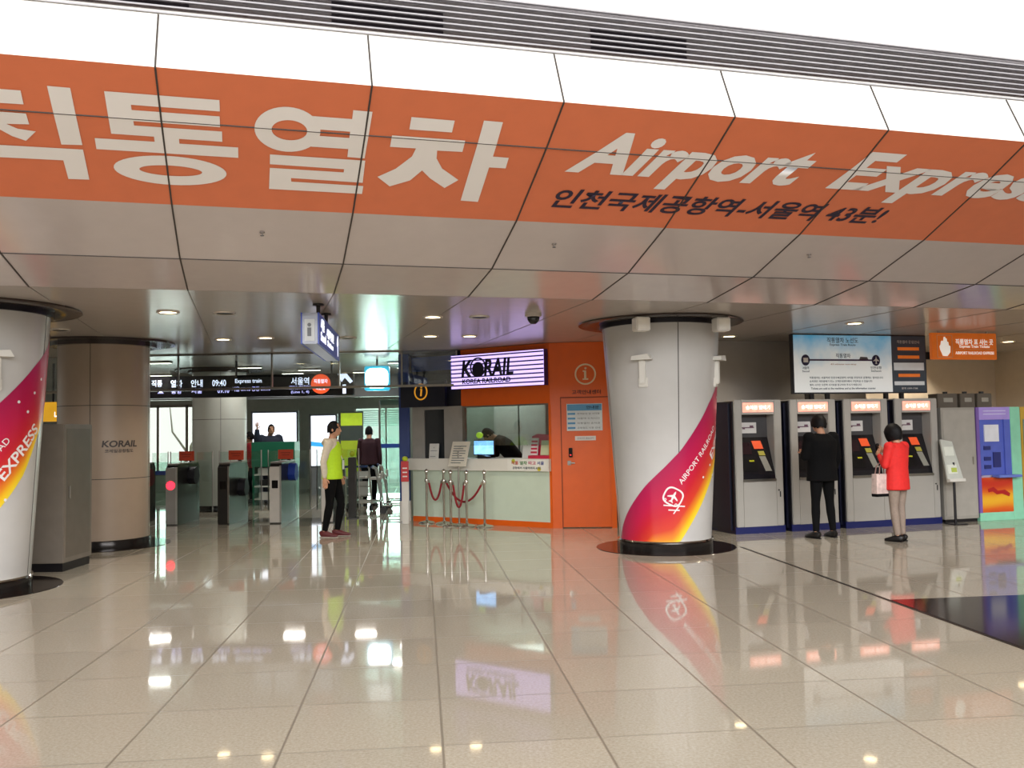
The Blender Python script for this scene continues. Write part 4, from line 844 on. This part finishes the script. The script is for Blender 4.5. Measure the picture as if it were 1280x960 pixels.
# ================================================================== CEILING LIGHTS
def downlight(s, t_, label, on=True, power=45):
    p = ST(s, t_, ZC); t = thing('downlight' if on else 'unlit_downlight', label, 'ceiling light', p, 0, 'recessed downlights' if on else 'unlit downlights')
    B().lathe([(.085, 0), (.125, 0), (.12, -.014), (.09, -.010)], n=28, cap=False).done('trim_ring', mat('dl_ring', '#cfc6ba', .3, .3), t, True)
    b = B(); b.lathe([(.092, -.006), (.092, .02)], n=28); b.done('lamp', mat('dl_glow', '#ffe2b0', .4, emit=9) if on else dark, t)
    if on:
        l = bpy.data.lights.new('downlight_lamp', 'SPOT'); l.energy = power; l.spot_size = R(115); l.spot_blend = .6; l.shadow_soft_size = .09; l.color = (1, .88, .70)
        o = bpy.data.objects.new('downlight_lamp', l); COL.objects.link(o); o.parent = t; o.location = (0, 0, -.03)
    return t
for s, t_, lab in ((-.90, 10.843, 'downlight left of the blue hanging sign, nearest the left-edge column'), (-.396, 13.829, 'downlight nearest the header glass, above the left LED text'), (.194, 13.54, 'downlight just left of the blue hanging sign'), (2.117, 10.867, 'front downlight of the pair above the booth counter, left of the dark vent'), (2.507, 13.071, 'downlight above the counter, left one of the rear pair'), (3.079, 13.01, 'downlight above the lit KORAIL sign, right one of the rear pair'), (8.011, 10.778, 'downlight in front of the route board'), (12.7, 12.9, 'downlight right of the orange hand sign'), (5.95, 12.3, 'downlight half hidden behind the disc of the middle column'), (12.35, 14.72, 'downlight close to the beige back wall'), (11.0, 14.6, 'added downlight by the beige back wall, hidden behind the orange hand sign'), (9.2, 12.75, 'added downlight hidden behind the dark timetable side of the route board'), (7.1, 12.6, 'downlight by the grey wall, right of the middle column')):  # those behind the hand sign and timetable are added to brighten the walls
    downlight(s, t_, lab, True, 85 if t_ > 14 and s > 9 else 24 if 12.5 < t_ < 12.8 else 45)
for s, t_, lab in ((-.292, 10.827, 'unlit recessed downlight above the left turnstiles'), (2.678, 10.79, 'unlit recessed downlight above the KORAIL sign'), (1.354, 13.42, 'unlit recessed downlight right of the blue hanging sign'), (-2.364, 12.801, 'unlit recessed downlight between the two left columns')): downlight(s, t_, lab, False)
cc = thing('dome_camera', 'dark dome camera on the ceiling left of the middle column', 'camera', (.27, 10.9, ZC))
B().lathe([(.10, 0), (.10, -.03), (.085, -.04)], n=28).done('mount', mat('dome_mount', '#b8b0a8', .35), cc, True); b = B(); b.ball((0, 0, -.045), (.075, .075, .085), 20, 12); b.done('dome', black, cc, True)
for i, p in enumerate((beam_pt(.08, 2.05), beam_pt(2.69, 2.05), beam_pt(3.95, 2.1))):
    pass
for (s, t_, z, lab) in ((.087, 7.72, 3.236, 'small sprinkler head on the beige soffit, left of the picture centre'), (2.62, 7.72, 3.236, 'small sprinkler head on the beige soffit under the Airport lettering'), (5.25, 7.72, 3.236, 'small sprinkler head on the beige soffit, right of the middle column')):
    t = thing('sprinkler', lab, 'sprinkler', ST(s, t_, z), 0, 'sprinkler heads'); B().lathe([(.022, .0), (.022, -.008), (.008, -.012), (.008, -.03)], n=14).done('plate', mat('sprinkler_grey', '#7d746c', .6), t); B().lathe([(.016, -.03), (.016, -.034)], n=12).done('deflector', dark, t)

# ================================================================== PEOPLE
def remesh(b, vox, smooth=4):
    me = bpy.data.meshes.new('tmp'); bmesh.ops.recalc_face_normals(b.b, faces=b.b.faces); b.b.to_mesh(me); b.b.free()
    o = bpy.data.objects.new('tmp', me); COL.objects.link(o)
    m = o.modifiers.new('r', 'REMESH'); m.mode = 'VOXEL'; m.voxel_size = vox
    s = o.modifiers.new('s', 'SMOOTH'); s.factor = .5; s.iterations = smooth
    r = bpy.data.meshes.new_from_object(o.evaluated_get(bpy.context.evaluated_depsgraph_get()))
    bpy.data.objects.remove(o); bpy.data.meshes.remove(me); return r
skin = mat('skin', '#c59273', .5, var=.04); hairm = mat('hair_black', '#0a0809', .6, spec=.25, bump=.2, scale=50)
def lerp(a, b, k): return Vector(a)*(1-k)+Vector(b)*k
def hand(b, w, d, thumb, curl=.5, k=1):
    """palm is in the remeshed body; five fingers rooted in it"""
    d = Vector(d).normalized(); t = Vector(thumb); t = (t-d*t.dot(d)).normalized(); n = d.cross(t)
    c = Vector(w)+d*.045
    for i, L in enumerate((.070, .080, .074, .058)):
        r0 = c+d*.035+t*(.030-.020*i); p1 = r0+(d+n*curl*.35).normalized()*L*.5*k; p2 = p1+(d*.8+n*curl).normalized()*L*.32*k; p3 = p2+(d*.4+n*curl*1.3).normalized()*L*.25*k
        b.tube([r0-d*.02, r0, p1, p2, p3], [.0095, .0095, .009, .008, .006], 8)
    a = c-d*.02+t*.032; q1 = a+(t*.8+d*.7).normalized()*.034; q2 = q1+(d+t*.15+n*curl*.4).normalized()*.03
    b.tube([a-t*.02, a, q1, q2], [.012, .012, .010, .007], 8)
def person(label, loc, rz, h, J, top, bottom, shoes, hair='short', hs_=1.0, top_hem=.86, vox=.011, vest=None, hands=True, legs=True, tname='jacket', coat=1.0):
    k = h/1.72
    base = dict(pel=(0, 0, .93), waist=(0, 0, 1.08), chest=(0, -.005, 1.27), neck=(0, .01, 1.46), head=(0, -.02, 1.605), hdir=(0, -1, 0),
        shL=(.185, .005, 1.40), elL=(.235, .03, 1.13), wrL=(.235, -.05, .89), shR=(-.185, .005, 1.40), elR=(-.235, .03, 1.13), wrR=(-.235, -.05, .89),
        hipL=(.09, 0, .90), knL=(.10, -.02, .49), anL=(.10, .02, .085), hipR=(-.09, 0, .90), knR=(-.10, -.02, .49), anR=(-.10, .02, .085), toL=(.12, -1, 0), toR=(-.12, -1, 0))
    base.update(J); P = {n: Vector(v)*(1 if n in ('hdir', 'toL', 'toR') else k) for n, v in base.items() if n != 'curl'}
    t = thing('person', label, 'person', loc, rz)
    side = (P['shL']-P['shR']).normalized(); hs = (P['hipL']-P['hipR']).normalized()
    def torso(b, g, z0=None):
        r = [(P['pel']-(P['waist']-P['pel'])*.35, .15*g, .105*g), (P['pel'], .168*g, .118*g), (P['waist'], .148*g, .105*g), (P['chest'], .172*g, .122*g), (lerp(P['chest'], P['neck'], .55), .185*g, .105*g), (lerp(P['chest'], P['neck'], .82), .125*g, .075*g), (P['neck'], .062*g, .06*g)]
        b.loft([(c, a*k, d*k) for c, a, d in r], side, 20)
    def arm(b, s, g, end=1.0):
        sh, el, wr = P['sh'+s], P['el'+s], lerp(P['el'+s], P['wr'+s], end)
        b.ball(sh, .062*g*k, 14, 8); b.tube([lerp(sh, P['neck'], .25), sh, lerp(sh, el, .4), lerp(sh, el, .9), el, lerp(el, wr, .12), lerp(el, wr, .35), wr], [x*g*k for x in (.055, .06, .052, .044, .043, .043, .041, .029)], 12); b.ball(el, .044*g*k, 12, 8)
    def leg(b, s, g, end=1.0):
        hp, kn, an = P['hip'+s], P['kn'+s], lerp(P['kn'+s], P['an'+s], end)
        b.tube([hp+Vector((0, 0, .06*k)), hp, lerp(hp, kn, .45), lerp(hp, kn, .92), lerp(kn, an, .08), lerp(kn, an, .32), an], [x*g*k for x in (.085, .092, .078, .058, .056, .057, .040)], 14)
    # body
    b = B(); torso(b, .86)
    for s in 'LR':
        arm(b, s, .82); leg(b, s, .80)
        d = (P['wr'+s]-P['el'+s]).normalized(); b.loft([(P['wr'+s]-d*.02, .026*k, .02*k), (P['wr'+s]+d*.03, .036*k, .018*k), (P['wr'+s]+d*.075, .042*k, .016*k), (P['wr'+s]+d*.09, .036*k, .012*k)], side.cross(d) if abs(side.dot(d)) < .9 else (0, 0, 1), 12)
        f = P['to'+s].normalized(); b.loft([(P['an'+s]-f*.03-Vector((0, 0, .05*k)), .03*k, .03*k), (P['an'+s]+f*.14*k-Vector((0, 0, .065*k)), .035*k, .018*k)], f.cross(Vector((0, 0, 1))), 10)
    H = P['head']; hd = P['hdir'].normalized(); up = Vector((0, 0, 1)); up = (up-hd*up.dot(hd)*.9); up = (up-hd*up.dot(hd)).normalized(); hx = up.cross(-hd).normalized()
    HM = Matrix(((hx.x, -hd.x, up.x, H.x), (hx.y, -hd.y, up.y, H.y), (hx.z, -hd.z, up.z, H.z), (0, 0, 0, 1)))   # local -y looks ahead
    b.tube([lerp(P['chest'], P['neck'], .6), P['neck'], lerp(P['neck'], H, .75)], [.06*k, .055*k, .052*k], 14)
    hb = B(HM)
    hb.loft([((0, -.03, -.112), .022, .028), ((0, -.026, -.10), .042, .05), ((0, -.014, -.065), .058, .076), ((0, -.002, -.02), .069, .089), ((0, .002, .03), .074, .095), ((0, .006, .075), .064, .082), ((0, .008, .105), .036, .048), ((0, .008, .113), .012, .016)], (1, 0, 0), 20)
    hb.tube([(0, -.085, .022), (0, -.100, -.012), (0, -.108, -.030), (0, -.09, -.038)], [.007, .010, .013, .010], 8)
    hb.loft([((0, -.082, -.062), .024, .006), ((0, -.092, -.068), .022, .006), ((0, -.082, -.076), .020, .006)], (1, 0, 0), 8)
    for sx in (-1, 1): hb.ball((sx*.074, .01, -.012), (.010, .022, .032), 10, 8)
    me = bpy.data.meshes.new('h'); hb.b.to_mesh(me); hb.b.free(); b.b.from_mesh(me)
    body = remesh(b, vox*.75); bb = B(); bb.add(body)
    if hands:
        for s in 'LR':
            d = (P['wr'+s]-P['el'+s]).normalized(); th = J.get('th'+s, (0, -1, .2)); hand(bb, P['wr'+s], d, th, J.get('curl', .5), k)
    o = bb.done('body', skin, t, True)
    e = B(HM)
    for sx in (-1, 1): e.ball((sx*.030, -.083, .012), (.012, .007, .007), 8, 6)
    e.done('eyes', dark, t, True)
    # hair cap
    hbm = B(HM); n, m = 28, 18
    def hp_(i, j):
        a = 2*math.pi*i/n; el = math.pi/2-(j/m)*(math.pi*(.78 if hair != 'bob' else .86)); x, y, z = math.cos(el)*math.cos(a), math.cos(el)*math.sin(a), math.sin(el)
        fx = max(0, -y)
        low = {'short': -.055, 'bob': -.14}[hair]
        fl = .045 if hair == 'short' else .03
        zmin = low+(fl-low)*min(1, max(0, (fx-.25)/.45)) if hair == 'short' else low+(fl-low)*min(1, max(0, (fx-.50)/.3))
        g = (.97 if hair == 'short' else 1.03)*hs_
        zz = z*.130
        if zz < zmin: zz = zmin
        rr = math.sqrt(max(.12, 1-(min(0, zz)/.20)**2)) if z < 0 else math.cos(el)
        if z < 0: x, y = math.cos(a)*rr, math.sin(a)*rr
        if hair == 'bob' and z < 0: q_ = 1-.16*min(1, -zz/.14)**2; x, y = x*q_, y*q_
        w = (.005 if hair == 'short' else .004)*math.sin(a*9+j)*(.5+.5*math.sin(j*1.7))
        if zz == zmin: zz -= .010*math.sin(a*11)+.008*math.sin(a*5+1)
        return (x*(.083+w)*g, y*(.104+w)*g+.010, zz+.004)
    rows = [[hp_(i, j) for i in range(n)] for j in range(1, m)]
    hbm.rings(rows, cap=False); hbm.face(rows[0][::-1])
    ho = hbm.done('hair', hairm, t, True)
    # trousers, top, vest, shoes
    if legs:
        b = B(); b.loft([(P['waist']-(P['waist']-P['pel'])*.1, .155*k, .112*k), (P['pel'], .178*k, .126*k), (P['hipL']*.5+P['hipR']*.5-Vector((0, 0, .03*k)), .165*k, .115*k)], side, 18)
        for s in 'LR': leg(b, s, 1.08, .97)
        c = B(); c.add(remesh(b, vox)); c.done('trousers', bottom, t, True)
    b = B(); hem = lerp(P['pel'], P['waist'], (top_hem-.93)/.15)
    g = 1.06*coat
    b.loft([(c, a*k*g, d*k*g) for c, a, d in [(hem, .178, .132), (lerp(hem, P['waist'], .5), .170, .125), (P['waist'], .160, .118), (P['chest'], .178, .128), (lerp(P['chest'], P['neck'], .55), .188, .110), (lerp(P['chest'], P['neck'], .82), .130, .082), (lerp(P['chest'], P['neck'], 1.02), .074, .070)]], side, 20)
    for s in 'LR': arm(b, s, 1.16*coat, .98)
    c = B(); c.add(remesh(b, vox)); c.done(tname, top, t, True)
    if vest:
        b = B(); vh = lerp(P['pel'], P['waist'], -.45)
        b.loft([(c_, a*k, d*k) for c_, a, d in [(vh, .200, .155), (lerp(vh, P['waist'], .5), .196, .150), (P['waist'], .186, .142), (P['chest'], .200, .148), (lerp(P['chest'], P['neck'], .50), .178, .130), (lerp(P['chest'], P['neck'], .78), .130, .096)]], side, 22)
        c = B(); c.add(remesh(b, vox)); v = c.done('vest', vest, t, True)
        b = B(); b.tube([P['neck']+Vector((.05, .02, -.03)), P['neck']+Vector((.06, .09, -.02)), P['neck']+Vector((0, .12, -.06)), P['neck']+Vector((-.06, .09, -.02)), P['neck']+Vector((-.05, .02, -.03))], [.028, .038, .045, .038, .028], 10); b.done('hood', top, t, True)
    for s in 'LR':
        f = P['to'+s].normalized(); q = f.cross(Vector((0, 0, 1))); a = P['an'+s]; z = a.z
        b = B(); b.loft([(a-f*.065*k+Vector((0, 0, .045*k-z)), .026*k, .042*k), (a-f*.05*k+Vector((0, 0, .052*k-z)), .038*k, .052*k), (a+f*.01*k+Vector((0, 0, .055*k-z)), .041*k, .055*k), (a+f*.10*k+Vector((0, 0, .036*k-z)), .047*k, .036*k), (a+f*.165*k+Vector((0, 0, .027*k-z)), .042*k, .026*k), (a+f*.20*k+Vector((0, 0, .022*k-z)), .022*k, .018*k)], q, 16)
        sh = b.done('shoe', shoes[0], t, True)
        if a.z*0 == 0:
            b = B(); b.loft([(a-f*.07*k+Vector((0, 0, .008-z)), .030*k, .008), (a+f*.0*k+Vector((0, 0, .008-z)), .042*k, .008), (a+f*.11*k+Vector((0, 0, .008-z)), .049*k, .008), (a+f*.20*k+Vector((0, 0, .008-z)), .026*k, .008)], q, 12); b.done('sole', shoes[1], sh, True)
    return t
blk = mat('cloth_black', '#050506', .9, spec=.2, var=.2, bump=.15, scale=40); cream = mat('cloth_cream', '#cfc4b0', .8, bump=.15, scale=30); limev = mat('cloth_lime', '#b7e01f', .7, var=.05, bump=.1, scale=30)
redc = mat('cloth_red', '#d8231f', .75, var=.05, bump=.12, scale=30); tan = mat('cloth_tan', '#8d7d70', .8, var=.08, bump=.12, scale=40); maroon = mat('cloth_maroon', '#3c1a24', .8, bump=.1, scale=30); navyc = mat('cloth_navy', '#1b2436', .8, bump=.1, scale=30)
sole = mat('sole_white', '#d5cfc6', .6); maroon_s = mat('shoe_maroon', '#5a1c20', .5); black_s = mat('shoe_black', '#0d0c0e', .4)
vm = person('person in lime vest, cream hooded top and black trousers walking before the turnstiles', (-2.76, 13.95, 0), R(86), 1.745,
    dict(head=(0, -.035, 1.605), neck=(0, .0, 1.465), elR=(-.215, .075, 1.13), wrR=(-.20, .06, .88), elL=(.215, .01, 1.13), wrL=(.20, -.07, .90), knL=(.085, -.11, .50), anL=(.09, -.045, .085), knR=(-.085, .02, .49), anR=(-.085, .10, .085), toL=(.05, -1, 0), toR=(-.1, -1, 0)), cream, blk, (maroon_s, sole), vest=limev, tname='hooded_top', top_hem=.95)
b = B(); b.box(-.03, .06, -.175, -.165, 1.02, 1.16, .003); b.tube([(-.02, -.168, 1.15), (-.06, -.10, 1.40)], .004, 6); b.done('badge', mat('badge_white', '#dfe3dc', .4), vm)
person('person in black standing with back turned at the second ticket machine', ST(7.63, 11.09), R(180+20), 1.70,
    dict(shL=(.20, .0, 1.40), shR=(-.20, 0, 1.40), elL=(.25, -.04, 1.14), wrL=(.12, -.25, 1.18), elR=(-.25, .02, 1.13), wrR=(-.23, -.06, .88), knL=(.12, -.01, .49), anL=(.15, .02, .085), knR=(-.12, -.01, .49), anR=(-.14, .02, .085), head=(0, -.05, 1.60)), blk, blk, (black_s, black_s), top_hem=.80, coat=1.26, hs_=1.22)
rw = person('person in a red jacket and tan trousers with black bobbed hair', (5.12, 12.24, 0), R(215), 1.545,
    dict(elL=(.25, -.03, 1.13), wrL=(.10, -.22, 1.27), elR=(-.25, -.03, 1.13), wrR=(-.08, -.21, 1.30), thL=(-.3, 0, 1), thR=(.3, 0, 1), head=(0, -.05, 1.60), hdir=(0, -1, -.22), knL=(.085, -.02, .49), knR=(-.085, -.02, .49), anL=(.085, .03, .085), anR=(-.08, .0, .085), curl=.9), redc, tan, (black_s, black_s), hair='bob', hs_=1.12, top_hem=.76, coat=1.12)
b = B(); b.box(-.04, .04, -.262, -.25, 1.17, 1.31, .006); 
phn = tag(B(rw.matrix_basis).box(-.035, .035, -.285, -.272, 1.165, 1.30, .006).done('phone', black), 'dark phone held up by the person in the red jacket', 'phone'); b.b.free()
bag = thing('shopping_bag', 'pale patterned shopping bag with a dark base, hanging beside the red jacket', 'bag', (4.90, 12.22, .60), R(20))
bw_ = mat('bag_pale', '#c9b4ac', .6, var=.25, scale=14)
b = B(); b.rings([[(-.13, -.05, .04), (.13, -.05, .04), (.13, .05, .04), (-.13, .05, .04)], [(-.12, -.045, .30), (.12, -.045, .30), (.12, .045, .30), (-.12, .045, .30)]]); b.done('pouch', bw_, bag)
B().box(-.132, .132, -.052, .052, .0, .045, .006).done('dark_base', blk, bag)
for y in (-.04, .04): b = B(); b.tube([(-.07, y, .29), (-.05, y*.8, .40), (.0+.06, y*.3, .50), (.07, y*.8, .40), (.08, y, .29)], .008, 8); b.done('handle', mat('bag_handle', '#8a6a62', .6), bag, True)
person('person in a maroon top seen from behind, beyond the luggage trolleys', (-3.08, 19.6, 0), R(175), 1.70, dict(head=(.02, -.07, 1.60)), maroon, blk, (black_s, black_s), vox=.014, top_hem=.90)
person('person in black bending over the desk inside the ticket booth', (.10, 16.05, 0), R(262), 1.76,
    dict(waist=(0, -.08, 1.08), chest=(0, -.24, 1.26), neck=(0, -.40, 1.40), head=(0, -.53, 1.46), hdir=(0, -.7, -.7), shL=(.185, -.34, 1.34), shR=(-.185, -.34, 1.34), elL=(.22, -.42, 1.10), wrL=(.16, -.60, 1.16), elR=(-.22, -.42, 1.12), wrR=(-.16, -.60, 1.16)), blk, blk, (black_s, black_s), coat=1.1, vox=.013)
person('person in dark navy with one arm raised behind the green counter', (-5.62, 21.15, 0), R(25), 1.80, dict(elR=(-.30, -.12, 1.36), wrR=(-.31, -.20, 1.62), thR=(1, 0, 0), elL=(.28, -.02, 1.16), head=(.02, -.06, 1.60)), navyc, navyc, (black_s, black_s), vox=.016, coat=1.45)
person('person in a red coat at the left end of the green counter', (-6.05, 21.05, 0), R(-75), 1.62, dict(), mat('cloth_crimson', '#a3222c', .8), blk, (black_s, black_s), vox=.016, coat=1.1)
